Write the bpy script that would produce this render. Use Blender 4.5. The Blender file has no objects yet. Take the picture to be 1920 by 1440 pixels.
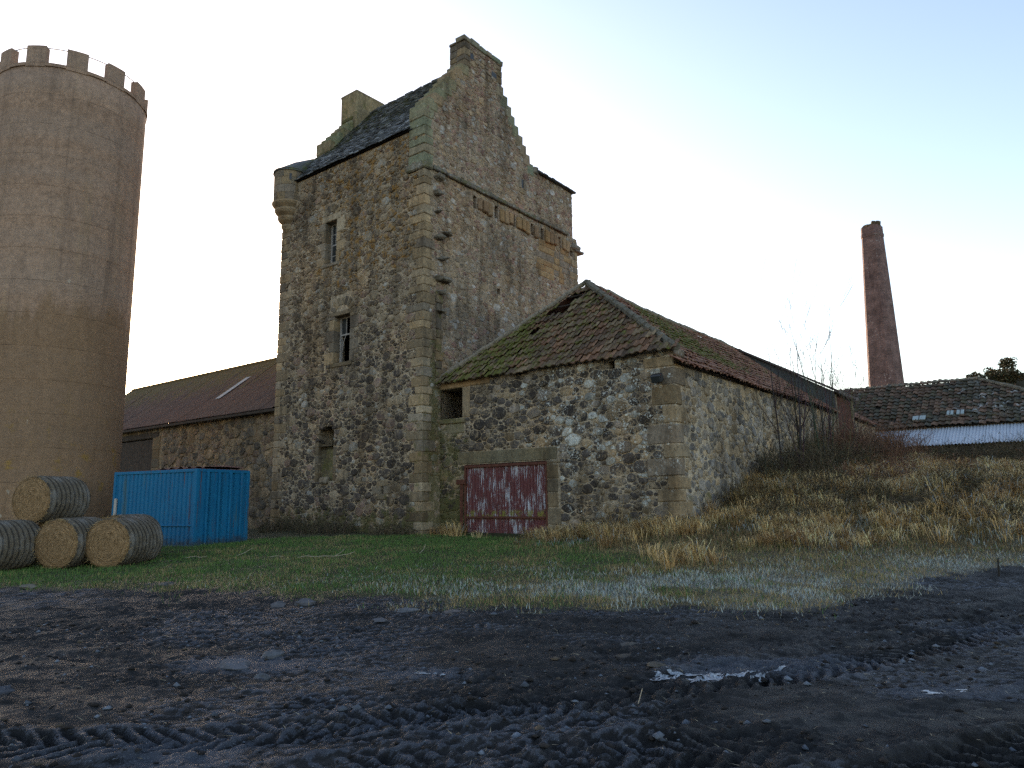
import bpy, math, random
import numpy as np
from mathutils import Vector, Matrix, kdtree

random.seed(7)
RNG = np.random.default_rng(7)
R = math.radians
scene = bpy.context.scene
COL = scene.collection

# ------------------------------------------------------------------ camera
cam = bpy.data.objects.new('camera', bpy.data.cameras.new('camera'))
COL.objects.link(cam)
cam.data.sensor_width = 36.0
cam.data.lens = 1361.0 / 1920.0 * 36.0
cam.data.clip_start = 0.1
cam.data.clip_end = 3000.0
cam.matrix_world = Matrix.Translation((0, 0, 1.6)) @ Matrix.Rotation(R(90 + 9.2), 4, 'X') @ Matrix.Rotation(R(-0.65), 4, 'Z')
scene.camera = cam

# ------------------------------------------------------------------ sky, sun, exposure
SUN_AZ, SUN_EL = R(-24.0), R(9.5)
world = bpy.data.worlds.new('World')
scene.world = world
world.use_nodes = True
wn = world.node_tree
wn.nodes.clear()
sky = wn.nodes.new('ShaderNodeTexSky')
sky.sky_type = 'NISHITA'
sky.sun_disc = False
sky.sun_elevation = SUN_EL
sky.sun_rotation = SUN_AZ
sky.air_density = 1.0
sky.dust_density = 0.9
sky.ozone_density = 1.0
hs = wn.nodes.new('ShaderNodeHueSaturation')
hs.inputs['Saturation'].default_value = 1.0
bg = wn.nodes.new('ShaderNodeBackground')
bg.inputs['Strength'].default_value = 0.12
wo = wn.nodes.new('ShaderNodeOutputWorld')
wn.links.new(sky.outputs[0], hs.inputs['Color'])
tint = wn.nodes.new('ShaderNodeVectorMath')          # camera white balance: a little warmer than neutral
tint.operation = 'MULTIPLY'
tint.inputs[1].default_value = (1.055, 0.96, 0.965)
wn.links.new(hs.outputs[0], tint.inputs[0])
wn.links.new(tint.outputs[0], bg.inputs['Color'])
wn.links.new(bg.outputs[0], wo.inputs['Surface'])

sl = bpy.data.lights.new('sun', 'SUN')
sl.energy = 2.5
sl.angle = R(0.6)
sl.color = (1.0, 0.86, 0.68)
sun = bpy.data.objects.new('sun', sl)
COL.objects.link(sun)
sd = Vector((math.sin(SUN_AZ) * math.cos(SUN_EL), math.cos(SUN_AZ) * math.cos(SUN_EL), math.sin(SUN_EL)))
sun.rotation_euler = sd.to_track_quat('Z', 'Y').to_euler()

vs = scene.view_settings
vs.view_transform = 'Standard'
vs.look = 'None'
vs.gamma = 1.0
vs.use_curve_mapping = False
vs.exposure = 2.0
scene.cycles.max_bounces = 6
scene.cycles.diffuse_bounces = 3
scene.cycles.use_denoising = False

# ------------------------------------------------------------------ helpers
def hsh(ix, iy, seed):
    n = (ix.astype(np.int64) * 374761393 + iy.astype(np.int64) * 668265263 + seed * 974634777) & 0x7fffffff
    n = (n ^ (n >> 13)) * 1274126177 & 0x7fffffff
    n = n ^ (n >> 16)
    return (n & 0xffff) / 65535.0


def vnoise(x, y, seed=0):
    x = np.asarray(x, float); y = np.asarray(y, float)
    ix = np.floor(x); iy = np.floor(y)
    fx = x - ix; fy = y - iy
    fx = fx * fx * (3 - 2 * fx); fy = fy * fy * (3 - 2 * fy)
    a = hsh(ix, iy, seed); b = hsh(ix + 1, iy, seed); c = hsh(ix, iy + 1, seed); d = hsh(ix + 1, iy + 1, seed)
    return (a * (1 - fx) + b * fx) * (1 - fy) + (c * (1 - fx) + d * fx) * fy


def fbm(x, y, oct=4, seed=0):
    s = 0.0; a = 0.5; t = 0.0
    for i in range(oct):
        s = s + a * vnoise(np.asarray(x) * 2 ** i + 17.3 * i, np.asarray(y) * 2 ** i - 9.1 * i, seed + i)
        t += a; a *= 0.5
    return s / t


def n1(x, y, seed=0):
    return float(vnoise(np.array([x]), np.array([y]), seed)[0])


def sstep(a, b, x):
    t = np.clip((np.asarray(x, float) - a) / (b - a), 0, 1)
    return t * t * (3 - 2 * t)


class MB:
    """collects faces with one colour and one growth mask per vertex"""
    def __init__(s):
        s.v = []; s.f = []; s.c = []; s.m = []

    def add(s, verts, faces, col=(1, 1, 1), msk=(0, 0, 0)):
        o = len(s.v)
        s.v.extend([tuple(p) for p in verts])
        s.f.extend([tuple(i + o for i in f) for f in faces])
        n = len(verts)
        s.c.extend([col] * n)
        if callable(msk):
            s.m.extend([msk(p) for p in verts])
        else:
            s.m.extend([msk] * n)

    def merge(s, o):
        k = len(s.v)
        s.v += o.v; s.c += o.c; s.m += o.m
        s.f += [tuple(i + k for i in f) for f in o.f]

    def box(s, lo, hi, col=(1, 1, 1), msk=(0, 0, 0), M=None):
        x0, y0, z0 = lo; x1, y1, z1 = hi
        V = [(x0, y0, z0), (x1, y0, z0), (x1, y1, z0), (x0, y1, z0), (x0, y0, z1), (x1, y0, z1), (x1, y1, z1), (x0, y1, z1)]
        if M is not None:
            V = [tuple(M @ Vector(p)) for p in V]
        s.add(V, [(0, 3, 2, 1), (4, 5, 6, 7), (0, 1, 5, 4), (1, 2, 6, 5), (2, 3, 7, 6), (3, 0, 4, 7)], col, msk)
        return s

    def block(s, lo, hi, col=(1, 1, 1), msk=(0, 0, 0), bev=0.02, jit=0.01, M=None):
        """a worn stone block: box with chamfered, uneven edges"""
        lo = list(lo); hi = list(hi)
        b = [min(bev, (hi[k] - lo[k]) * 0.3) for k in range(3)]
        V = []; idx = {}
        for cx in (0, 1):
            for cy in (0, 1):
                for cz in (0, 1):
                    cn = [(lo, hi)[cx][0], (lo, hi)[cy][1], (lo, hi)[cz][2]]
                    j = [random.uniform(-jit, jit) for _ in range(3)]
                    sg = [1 - 2 * cx, 1 - 2 * cy, 1 - 2 * cz]
                    for ax in range(3):
                        p = [cn[k] + j[k] + (0 if k == ax else sg[k] * b[k]) for k in range(3)]
                        idx[(cx, cy, cz, ax)] = len(V); V.append(p)
        F = []
        for ax in range(3):
            o1, o2 = [k for k in range(3) if k != ax]
            for sd_ in (0, 1):
                q = []
                for (u, w) in ((0, 0), (1, 0), (1, 1), (0, 1)):
                    c = [0, 0, 0]; c[ax] = sd_; c[o1] = u; c[o2] = w
                    q.append(idx[(c[0], c[1], c[2], ax)])
                fl = (ax != 1) == (sd_ == 1)
                F.append(tuple(q) if fl else tuple(reversed(q)))
        for e in range(3):
            a1, a2 = [k for k in range(3) if k != e]
            for u in (0, 1):
                for w in (0, 1):
                    c0 = [0, 0, 0]; c0[a1] = u; c0[a2] = w; c1 = list(c0); c1[e] = 1
                    F.append((idx[tuple(c0) + (a1,)], idx[tuple(c1) + (a1,)], idx[tuple(c1) + (a2,)], idx[tuple(c0) + (a2,)]))
        for cx in (0, 1):
            for cy in (0, 1):
                for cz in (0, 1):
                    F.append((idx[(cx, cy, cz, 0)], idx[(cx, cy, cz, 1)], idx[(cx, cy, cz, 2)]))
        if M is not None:
            V = [tuple(M @ Vector(p)) for p in V]
        s.add(V, F, col, msk)
        return s

    def tube(s, pts, rad, n=6, col=(1, 1, 1), msk=(0, 0, 0), cap=True):
        pts = [Vector(p) for p in pts]
        if not hasattr(rad, '__len__'):
            rad = [rad] * len(pts)
        V = []; F = []
        for i, p in enumerate(pts):
            d = (pts[min(i + 1, len(pts) - 1)] - pts[max(i - 1, 0)])
            if d.length < 1e-9:
                d = Vector((0, 0, 1))
            d.normalize()
            a = d.cross(Vector((0, 0, 1)))
            if a.length < 0.05:
                a = d.cross(Vector((1, 0, 0)))
            a.normalize(); b = a.cross(d)
            for k in range(n):
                t = 2 * math.pi * k / n
                V.append(p + (a * math.cos(t) + b * math.sin(t)) * rad[i])
        for i in range(len(pts) - 1):
            for k in range(n):
                k2 = (k + 1) % n
                F.append((i * n + k, i * n + k2, (i + 1) * n + k2, (i + 1) * n + k))
        if cap:
            F.append(tuple(range(n - 1, -1, -1))); F.append(tuple((len(pts) - 1) * n + k for k in range(n)))
        s.add(V, F, col, msk)
        return s

    def build(s, name, mat, parent=None, smooth=False, kind=None, loc=None):
        me = bpy.data.meshes.new(name)
        me.from_pydata(s.v, [], s.f)
        n = len(s.v)
        ca = me.color_attributes.new('Col', 'FLOAT_COLOR', 'POINT')
        a = np.ones((n, 4), np.float32); a[:, :3] = np.array(s.c, np.float32).reshape(-1, 3)
        ca.data.foreach_set('color', a.ravel())
        if any(m != (0, 0, 0) for m in s.m[:50000:7]) or any(m != (0, 0, 0) for m in s.m[:20]):
            cm = me.color_attributes.new('Msk', 'FLOAT_COLOR', 'POINT')
            a = np.ones((n, 4), np.float32); a[:, :3] = np.array(s.m, np.float32).reshape(-1, 3)
            cm.data.foreach_set('color', a.ravel())
        if smooth:
            me.polygons.foreach_set('use_smooth', [True] * len(me.polygons))
        return link(name, me, mat, parent, kind, loc)


def link(name, me, mat, parent=None, kind=None, loc=None):
    me.materials.append(mat)
    o = bpy.data.objects.new(name, me)
    COL.objects.link(o)
    if parent is not None:
        o.parent = parent
    if loc is not None:
        o.location = loc
    if kind:
        o['kind'] = kind
    return o


def arrays_mesh(name, V, F, colr, mat, parent=None, kind=None, smooth=False, msk=None):
    """fast mesh from numpy arrays; F is (n,k)"""
    me = bpy.data.meshes.new(name)
    V = np.asarray(V, np.float32); F = np.asarray(F, np.int32)
    me.vertices.add(len(V)); me.vertices.foreach_set('co', V.ravel())
    k = F.shape[1]
    me.loops.add(F.size); me.loops.foreach_set('vertex_index', F.ravel())
    me.polygons.add(len(F))
    me.polygons.foreach_set('loop_start', np.arange(0, F.size, k, dtype=np.int32))
    me.polygons.foreach_set('loop_total', np.full(len(F), k, np.int32))
    if smooth:
        me.polygons.foreach_set('use_smooth', np.ones(len(F), bool))
    me.update(calc_edges=True)
    for nm, arr in (('Col', colr), ('Msk', msk)):
        if arr is None:
            continue
        ca = me.color_attributes.new(nm, 'FLOAT_COLOR', 'POINT')
        a = np.ones((len(V), 4), np.float32); a[:, :3] = arr
        ca.data.foreach_set('color', a.ravel())
    return link(name, me, mat, parent, kind)


def tag(o, label=None, cat=None, group=None, kind=None):
    if label: o['label'] = label
    if cat: o['category'] = cat
    if group: o['group'] = group
    if kind: o['kind'] = kind
    return o


def empty(name, loc=(0, 0, 0), rz=0.0, parent=None):
    o = bpy.data.objects.new(name, None)
    o.empty_display_size = 0.3
    COL.objects.link(o)
    o.location = loc
    o.rotation_euler = (0, 0, rz)
    if parent is not None:
        o.parent = parent
    return o


# ------------------------------------------------------------------ materials
class NT:
    def __init__(s, name, rough=0.9, spec=0.25):
        s.mat = bpy.data.materials.new(name)
        s.mat.use_nodes = True
        s.t = s.mat.node_tree
        s.b = s.t.nodes['Principled BSDF']
        s.b.inputs['Roughness'].default_value = rough
        s.b.inputs['Specular IOR Level'].default_value = spec
        s.tc = s.t.nodes.new('ShaderNodeTexCoord')
        s.co = s.tc.outputs['Object']

    def n(s, typ, **kw):
        nd = s.t.nodes.new(typ)
        for k, v in kw.items():
            setattr(nd, k, v)
        return nd

    def put(s, sock, val):
        if isinstance(val, bpy.types.NodeSocket):
            s.t.links.new(val, sock)
        elif isinstance(val, (tuple, list)) and len(val) == 3 and sock.type == 'RGBA':
            sock.default_value = (*val, 1)
        else:
            sock.default_value = val

    def mapping(s, scale=(1, 1, 1), rot=(0, 0, 0), co=None):
        m = s.n('ShaderNodeMapping')
        s.put(m.inputs['Vector'], co or s.co)
        m.inputs['Scale'].default_value = scale
        m.inputs['Rotation'].default_value = rot
        return m.outputs[0]

    def noise(s, scale, detail=4, rough=0.6, co=None, dist=0.0):
        m = s.n('ShaderNodeTexNoise')
        s.put(m.inputs['Vector'], co or s.co)
        m.inputs['Scale'].default_value = scale
        m.inputs['Detail'].default_value = detail
        m.inputs['Roughness'].default_value = rough
        m.inputs['Distortion'].default_value = dist
        return m.outputs['Fac']

    def voro(s, scale, feature='F1', co=None, rnd=1.0):
        m = s.n('ShaderNodeTexVoronoi', feature=feature)
        s.put(m.inputs['Vector'], co or s.co)
        m.inputs['Scale'].default_value = scale
        m.inputs['Randomness'].default_value = rnd
        return m.outputs['Distance']

    def math(s, op, a, b=0.0, clamp=False):
        m = s.n('ShaderNodeMath', operation=op, use_clamp=clamp)
        s.put(m.inputs[0], a); s.put(m.inputs[1], b)
        return m.outputs[0]

    def mr(s, v, a, b, c=0.0, d=1.0, smooth=True):
        m = s.n('ShaderNodeMapRange', interpolation_type='SMOOTHSTEP' if smooth else 'LINEAR')
        s.put(m.inputs['Value'], v); s.put(m.inputs['From Min'], a); s.put(m.inputs['From Max'], b)
        s.put(m.inputs['To Min'], c); s.put(m.inputs['To Max'], d)
        return m.outputs[0]

    def mix(s, f, a, b, mode='MIX'):
        m = s.n('ShaderNodeMix', data_type='RGBA', blend_type=mode)
        s.put(m.inputs[0], f); s.put(m.inputs[6], a); s.put(m.inputs[7], b)
        return m.outputs[2]

    def scale(s, c, v):
        m = s.n('ShaderNodeVectorMath', operation='SCALE')
        s.put(m.inputs[0], c); s.put(m.inputs['Scale'], v)
        return m.outputs[0]

    def attr(s, name='Col'):
        return s.n('ShaderNodeAttribute', attribute_name=name).outputs['Color']

    def sep(s, c):
        m = s.n('ShaderNodeSeparateColor')
        s.put(m.inputs[0], c)
        return m.outputs

    def pos(s):
        m = s.n('ShaderNodeSeparateXYZ')
        s.put(m.inputs[0], s.co)
        return m.outputs

    def bump(s, h, strength=0.5, dist=0.02):
        m = s.n('ShaderNodeBump')
        m.inputs['Strength'].default_value = strength
        m.inputs['Distance'].default_value = dist
        s.put(m.inputs['Height'], h)
        s.put(s.b.inputs['Normal'], m.outputs[0])

    def color(s, c):
        s.put(s.b.inputs['Base Color'], c)

    def rough(s, c):
        s.put(s.b.inputs['Roughness'], c)


def masonry(name, var=0.5, fine=60, bump=0.6, bd=0.02, smear=False):
    """stone or mortar: its own colour with grain, pale and orange lichen and moss where the mask says"""
    k = NT(name, 0.95, 0.15)
    g1 = k.noise(7.0, 5, 0.65)
    g2 = k.noise(fine, 3, 0.7)
    c = k.attr('Col')
    c = k.scale(c, k.mr(g1, 0.25, 0.75, 1 - var, 1 + var, False))
    c = k.scale(c, k.mr(g2, 0.25, 0.75, 0.5, 1.55, False))
    if smear:      # remains of lime mortar left over the stone faces
        zz = k.pos()[2]
        sm = k.math('ADD', k.math('MULTIPLY', k.noise(3.0, 4, 0.6), 0.5), k.math('MULTIPLY', k.noise(15, 4, 0.7), 0.5))
        sm = k.math('ADD', sm, k.mr(zz, 3.5, 9.0, 0.0, 0.045, False))
        c = k.mix(k.mr(sm, 0.50, 0.60, 0, 0.85), c, k.mix(g1, (0.18, 0.142, 0.095), (0.38, 0.30, 0.20)))
    m = k.sep(k.attr('Msk'))
    # broad damp staining, streaked downwards
    st = k.noise(0.9, 5, 0.7, co=k.mapping((1.3, 1.3, 0.35)))
    c = k.mix(k.mr(st, 0.44, 0.66, 0.0, 0.8), c, k.mix(0.35, k.scale(c, 0.45), (0.06, 0.045, 0.03)))
    st2 = k.noise(0.55, 5, 0.7, co=k.mapping((1, 1, 0.7), (0.3, 0.5, 0.1)))
    c = k.mix(k.mr(st2, 0.46, 0.64, 0.0, 0.45), c, k.mix(1.0, c, (1.12, 0.94, 0.74), 'MULTIPLY'))
    pit = k.noise(20, 5, 0.75, co=k.mapping((1, 1, 1), (0.9, 0.3, 0.5)))
    c = k.mix(k.mr(pit, 0.42, 0.35, 0, 0.85), c, (0.03, 0.024, 0.018))
    c = k.mix(k.mr(pit, 0.62, 0.68, 0, 0.6), c, (0.46, 0.41, 0.33))
    # moss
    mn = k.noise(2.6, 6, 0.72)
    th = k.math('SUBTRACT', 0.80, k.math('MULTIPLY', m[2], 0.42))
    f = k.mr(mn, th, k.math('ADD', th, 0.12))
    mossc = k.mix(k.noise(22, 3), (0.04, 0.044, 0.012), (0.15, 0.14, 0.045))
    c = k.mix(k.math('MULTIPLY', f, 0.65), c, mossc)
    # orange lichen blotches
    on = k.noise(4.2, 6, 0.7, co=k.mapping((1, 1, 1), (0.4, 0.2, 0.9)))
    th = k.math('SUBTRACT', 0.80, k.math('MULTIPLY', m[1], 0.36))
    f = k.mr(on, th, k.math('ADD', th, 0.07))
    f = k.math('MULTIPLY', f, k.mr(g2, 0.35, 0.6, 0.25, 0.9))
    c = k.mix(f, c, k.mix(g1, (0.20, 0.09, 0.015), (0.36, 0.20, 0.04)))
    # pale crustose lichen: round spots gathered in patches
    wn1 = k.noise(1.6, 4, 0.6, co=k.mapping((1, 1, 1), (1.2, 0.7, 0.1)))
    th = k.math('SUBTRACT', 0.78, k.math('MULTIPLY', m[0], 0.40))
    patch = k.mr(wn1, th, k.math('ADD', th, 0.16))
    sp = k.voro(9.0); sp2 = k.voro(21.0)
    spot = k.math('MAXIMUM', k.mr(sp, 0.40, 0.28), k.mr(sp2, 0.36, 0.26))
    spot = k.math('MULTIPLY', spot, k.mr(k.noise(26, 3), 0.34, 0.50))
    spot = k.math('MULTIPLY', spot, k.mr(k.noise(3.4, 3, 0.6, co=k.mapping((1, 1, 1), (0.2, 1.1, 0.6))), 0.46, 0.56))
    f = k.math('MULTIPLY', spot, patch)
    c = k.mix(k.math('MULTIPLY', f, 0.85), c, (0.52, 0.53, 0.49))
    k.color(c)
    h = k.math('ADD', k.math('MULTIPLY', g1, 0.6), k.math('MULTIPLY', g2, 0.5))
    k.bump(h, bump, bd)
    return k.mat


M_STONE = masonry('whin_rubble', 0.5, 42, 0.8, 0.035, True)
M_MORTAR = masonry('lime_mortar', 0.5, 38, 0.9, 0.05)
M_SAND = masonry('dressed_sandstone', 0.35, 70, 0.45, 0.02)


def concrete_silo():
    k = NT('weathered_concrete', 0.95, 0.15)
    p = k.pos()
    c = k.mix(k.noise(0.9, 6, 0.7), (0.23, 0.148, 0.10), (0.36, 0.248, 0.175))
    # shutter lifts and patches, each cast a slightly different tone
    cyl = k.n('ShaderNodeCombineXYZ')
    k.put(cyl.inputs[0], k.math('MULTIPLY', k.math('ARCTAN2', p[1], p[0]), 2.70)); k.put(cyl.inputs[1], p[2])
    bt = k.n('ShaderNodeTexBrick')
    k.put(bt.inputs['Vector'], cyl.outputs[0])
    bt.inputs['Scale'].default_value = 1.0; bt.inputs['Brick Width'].default_value = 2.1; bt.inputs['Row Height'].default_value = 1.22
    bt.inputs['Mortar Size'].default_value = 0.012; bt.inputs['Color1'].default_value = (0.72, 0.70, 0.68, 1); bt.inputs['Color2'].default_value = (1.22, 1.16, 1.08, 1)
    bt.inputs['Mortar'].default_value = (0.55, 0.5, 0.45, 1)
    c = k.mix(0.3, c, k.mix(1.0, c, bt.outputs['Color'], 'MULTIPLY'))
    c = k.scale(c, k.mr(k.noise(4.5, 6, 0.8), 0.3, 0.7, 0.62, 1.4, False))
    # pour bands
    band = k.noise(1.0, 2, 0.5, co=k.mapping((0.02, 0.02, 0.85)))
    c = k.mix(k.mr(band, 0.4, 0.62, 0, 0.3), c, (0.28, 0.225, 0.185))
    streak = k.noise(1.0, 6, 0.7, co=k.mapping((1.9, 1.9, 0.10)), dist=0.5)
    c = k.mix(k.mr(streak, 0.48, 0.68, 0, 0.5), c, (0.125, 0.088, 0.064))
    streak2 = k.noise(1.0, 6, 0.72, co=k.mapping((3.1, 3.1, 0.14), (0, 0, 0.7)))
    c = k.mix(k.mr(streak2, 0.55, 0.7, 0, 0.6), c, (0.30, 0.21, 0.13))
    # rusty damp lower part, with an uneven upper edge
    edge = k.math('ADD', p[2], k.math('MULTIPLY', k.noise(1.4, 3, 0.6, co=k.mapping((1, 1, 0.05))), 3.5))
    low = k.mr(edge, 11.0, 10.2)
    lowc = k.mix(k.noise(1.1, 6, 0.75, co=k.mapping((1.5, 1.5, 0.35))), (0.115, 0.068, 0.036), (0.26, 0.16, 0.08))
    c = k.mix(k.math('MULTIPLY', low, 0.6), c, lowc)
    # ochre lichen towards the bottom
    oc = k.math('MULTIPLY', k.mr(k.noise(1.5, 6, 0.7), 0.56, 0.66), k.mr(p[2], 6.0, 3.5))
    c = k.mix(k.math('MULTIPLY', oc, 0.7), c, (0.28, 0.17, 0.04))
    # pale scars
    sc = k.mr(k.noise(3.2, 2, 0.5, co=k.mapping((1, 1, 0.6), (0.3, 0.8, 0.2))), 0.75, 0.78)
    c = k.mix(k.math('MULTIPLY', sc, 0.5), c, (0.42, 0.38, 0.3))
    ru = k.math('MULTIPLY', k.mr(k.noise(2.4, 5, 0.7, co=k.mapping((1, 1, .45))), 0.56, 0.66), k.mr(p[2], 15.5, 19.5))
    c = k.mix(k.math('MULTIPLY', ru, 0.4), c, (0.15, 0.075, 0.03))
    g = k.noise(38, 3, 0.7)
    c = k.scale(c, k.mr(g, 0.25, 0.75, 0.55, 1.45, False))
    line = k.math('FRACT', k.math('MULTIPLY', p[2], 1 / 1.22))
    ln = k.mr(line, 0.0, 0.03, 1.0, 0.0)
    lnn = k.math('MULTIPLY', ln, k.mr(k.noise(1.2, 3), 0.45, 0.6))
    c = k.mix(k.math('MULTIPLY', lnn, 0.5), c, (0.06, 0.04, 0.03))
    k.color(c)
    k.bump(k.math('SUBTRACT', k.math('ADD', k.noise(14, 5, 0.7), k.math('MULTIPLY', g, 0.6)), k.math('MULTIPLY', ln, 0.4)), 0.55, 0.03)
    return k.mat


M_SILO = concrete_silo()


def tilemat(name, frost=0.0):
    k = NT(name, 0.85, 0.25)
    c = k.attr('Col')
    c = k.scale(c, k.mr(k.noise(9, 5, 0.7), 0.25, 0.75, 0.55, 1.45, False))
    m = k.sep(k.attr('Msk'))
    mn = k.noise(3.4, 6, 0.75)
    th = k.math('SUBTRACT', 0.82, k.math('MULTIPLY', m[2], 0.45))
    f = k.mr(mn, th, k.math('ADD', th, 0.14))
    moss = k.mix(k.noise(25, 3), (0.035, 0.042, 0.010), (0.17, 0.165, 0.035))
    c = k.mix(f, c, moss)
    fr = k.noise(2.2, 5, 0.7, co=k.mapping((1, 1, 1), (0.5, 0.1, 0.2)))
    th = k.math('SUBTRACT', 0.82, k.math('MULTIPLY', m[0], 0.45))
    c = k.mix(k.math('MULTIPLY', k.mr(fr, th, k.math('ADD', th, 0.15)), 0.75), c, (0.40, 0.43, 0.43))
    k.color(c)
    k.bump(k.noise(45, 4, 0.7), 0.5, 0.015)
    return k.mat


M_TILE = tilemat('clay_pantile')


def simple(name, col, rough=0.8, spec=0.3, var=0.4, sc=8, bump=0.3, bd=0.01, metal=0.0, attr=False):
    k = NT(name, rough, spec)
    g = k.noise(sc, 5, 0.65)
    c = k.attr('Col') if attr else None
    if c is None:
        c = k.n('ShaderNodeRGB'); c.outputs[0].default_value = (*col, 1); c = c.outputs[0]
    c = k.scale(c, k.mr(g, 0.25, 0.75, 1 - var, 1 + var, False))
    k.color(c)
    k.b.inputs['Metallic'].default_value = metal
    if bump:
        k.bump(k.noise(sc * 5, 4, 0.7), bump, bd)
    return k.mat


M_SLATE = NT('slate', 0.55, 0.45)
_k = M_SLATE
_c = _k.scale(_k.attr('Col'), _k.mr(_k.noise(12, 5, 0.7), 0.25, 0.75, 0.55, 1.5, False))
_mm = _k.sep(_k.attr('Msk'))
_mn = _k.noise(2.2, 6, 0.75)
_th = _k.math('SUBTRACT', 0.82, _k.math('MULTIPLY', _mm[2], 0.42))
_c = _k.mix(_k.mr(_mn, _th, _k.math('ADD', _th, 0.12)), _c, _k.mix(_k.noise(20, 3), (0.03, 0.04, 0.012), (0.11, 0.12, 0.035)))
_k.color(_c); _k.bump(_k.noise(40, 4, 0.7), 0.4, 0.01)
M_SLATE = _k.mat

M_LEAF = simple('grass_blade', (1, 1, 1), 0.75, 0.2, 0.15, 3, 0, attr=True)
M_TWIG = simple('bark', (1, 1, 1), 0.9, 0.15, 0.4, 14, 0.4, 0.004, attr=True)
M_WOODP = simple('weathered_paint_timber', (0.33, 0.30, 0.27), 0.8, 0.25, 0.45, 14, 0.4, 0.006)
M_DARKWOOD = simple('dark_timber', (0.045, 0.036, 0.03), 0.9, 0.2, 0.5, 5, 0.5, 0.01)
M_RUST = simple('rusty_iron', (0.085, 0.03, 0.018), 0.85, 0.3, 0.55, 9, 0.5, 0.008)
M_BLACK = simple('black_metal_and_hole_shade', (0.02, 0.021, 0.024), 0.5, 0.5, 0.3, 10, 0.1, 0.003)  # black metal, and the painted shade of small wall holes
M_ROCK = simple('field_stone', (1, 1, 1), 0.92, 0.2, 0.4, 12, 0.5, 0.015, attr=True)
M_WIRE = simple('galvanised_rail', (0.25, 0.26, 0.28), 0.5, 0.5, 0.2, 10, 0)


def glassmat():
    k = NT('old_window_glass', 0.12, 0.5)
    k.color((0.03, 0.034, 0.036))
    k.bump(k.noise(4, 3), 0.12, 0.02)
    return k.mat


M_GLASS = glassmat()


def painted_door():
    k = NT('peeling_red_paint', 0.6, 0.35)
    st = k.noise(1.0, 6, 0.8, co=k.mapping((40, 40, 1.6)))
    bl = k.noise(2.2, 4, 0.6, co=k.mapping((1, 1.3, 0.55)))
    fine = k.noise(30, 4, 0.7, co=k.mapping((1, 1, 0.25)))
    red = k.mix(k.noise(5, 5, 0.7), (0.06, 0.014, 0.015), (0.125, 0.027, 0.028))
    red = k.mix(k.mr(k.noise(2.2, 4, 0.7), 0.5, 0.7, 0, 0.6), red, (0.055, 0.02, 0.016))
    f = k.mr(k.math('ADD', k.math('ADD', k.math('MULTIPLY', st, 0.85), k.math('MULTIPLY', bl, 0.45)), k.math('MULTIPLY', fine, 0.2)), 0.80, 0.83)
    c = k.mix(f, red, k.mix(k.noise(40, 3), (0.30, 0.31, 0.34), (0.5, 0.51, 0.54)))
    p = k.pos()
    gf = k.math('MULTIPLY', k.mr(k.math('ABSOLUTE', k.math('SUBTRACT', p[2], 1.19)), 0.18, 0.06), k.mr(k.noise(4, 4, 0.7), 0.46, 0.58))
    c = k.mix(k.math('MULTIPLY', gf, 0.75), c, (0.15, 0.15, 0.015))
    k.color(c)
    k.bump(k.math('ADD', f, k.math('MULTIPLY', fine, 0.4)), 0.25, 0.006)
    return k.mat


M_DOOR = painted_door()


def bluepaint():
    k = NT('blue_container_paint', 0.65, 0.2)
    c = k.mix(k.noise(1.2, 5, 0.65), (0.003, 0.082, 0.18), (0.008, 0.155, 0.30))
    stk = k.noise(1.0, 6, 0.75, co=k.mapping((5, 5, 0.35)))
    c = k.mix(k.mr(stk, 0.55, 0.7, 0, 0.5), c, (0.008, 0.05, 0.12))
    c = k.mix(k.mr(k.noise(1.0, 6, 0.75, co=k.mapping((9, 9, 0.5), (0, 0, 0.6))), 0.57, 0.66, 0, 0.85), c, (0.09, 0.035, 0.02))
    gr = k.noise(1.0, 5, 0.7, co=k.mapping((3, 3, 0.4), (0, 0, 1.1)))
    c = k.mix(k.mr(gr, 0.55, 0.7, 0, 0.55), c, (0.07, 0.09, 0.05))
    zc = k.math('ADD', k.pos()[2], k.math('MULTIPLY', k.noise(6, 5, 0.75), -0.9))
    c = k.mix(k.mr(zc, -0.02, -0.38, 0, 0.75), c, (0.045, 0.038, 0.028))
    k.color(c)
    k.bump(k.noise(20, 4, 0.7), 0.2, 0.006)
    return k.mat


M_BLUE = bluepaint()


def redroof():
    k = NT('rusted_corrugated_roof', 0.85, 0.2)
    p = k.pos()
    c = k.mix(k.noise(1.3, 6, 0.75), (0.06, 0.041, 0.031), (0.14, 0.083, 0.060))
    c = k.mix(k.mr(k.noise(1.0, 6, 0.7, co=k.mapping((0.5, 2.6, 0.5))), 0.5, 0.68, 0, 0.7), c, (0.05, 0.038, 0.038))
    ms = k.math('ADD', k.noise(1.4, 6, 0.75, co=k.mapping((0.5, 2.2, 0.5))), k.mr(p[0], 0.6, 4.2, 0.0, 0.30, False))
    c = k.mix(k.mr(ms, 0.62, 0.78), c, k.mix(k.noise(18, 3), (0.07, 0.05, 0.02), (0.16, 0.115, 0.045)))
    k.color(c)
    k.bump(k.noise(30, 4, 0.7), 0.4, 0.012)
    return k.mat


M_REDROOF = redroof()


def galv():
    k = NT('galvanised_sheet', 0.45, 0.5)
    c = k.mix(k.noise(1.8, 5, 0.7), (0.30, 0.33, 0.38), (0.48, 0.52, 0.58))
    c = k.mix(k.mr(k.noise(1.0, 5, 0.7, co=k.mapping((0.6, 5, 0.6))), 0.56, 0.68, 0, 0.6), c, (0.14, 0.15, 0.18))
    k.color(c)
    return k.mat


M_GALV = galv()


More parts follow.
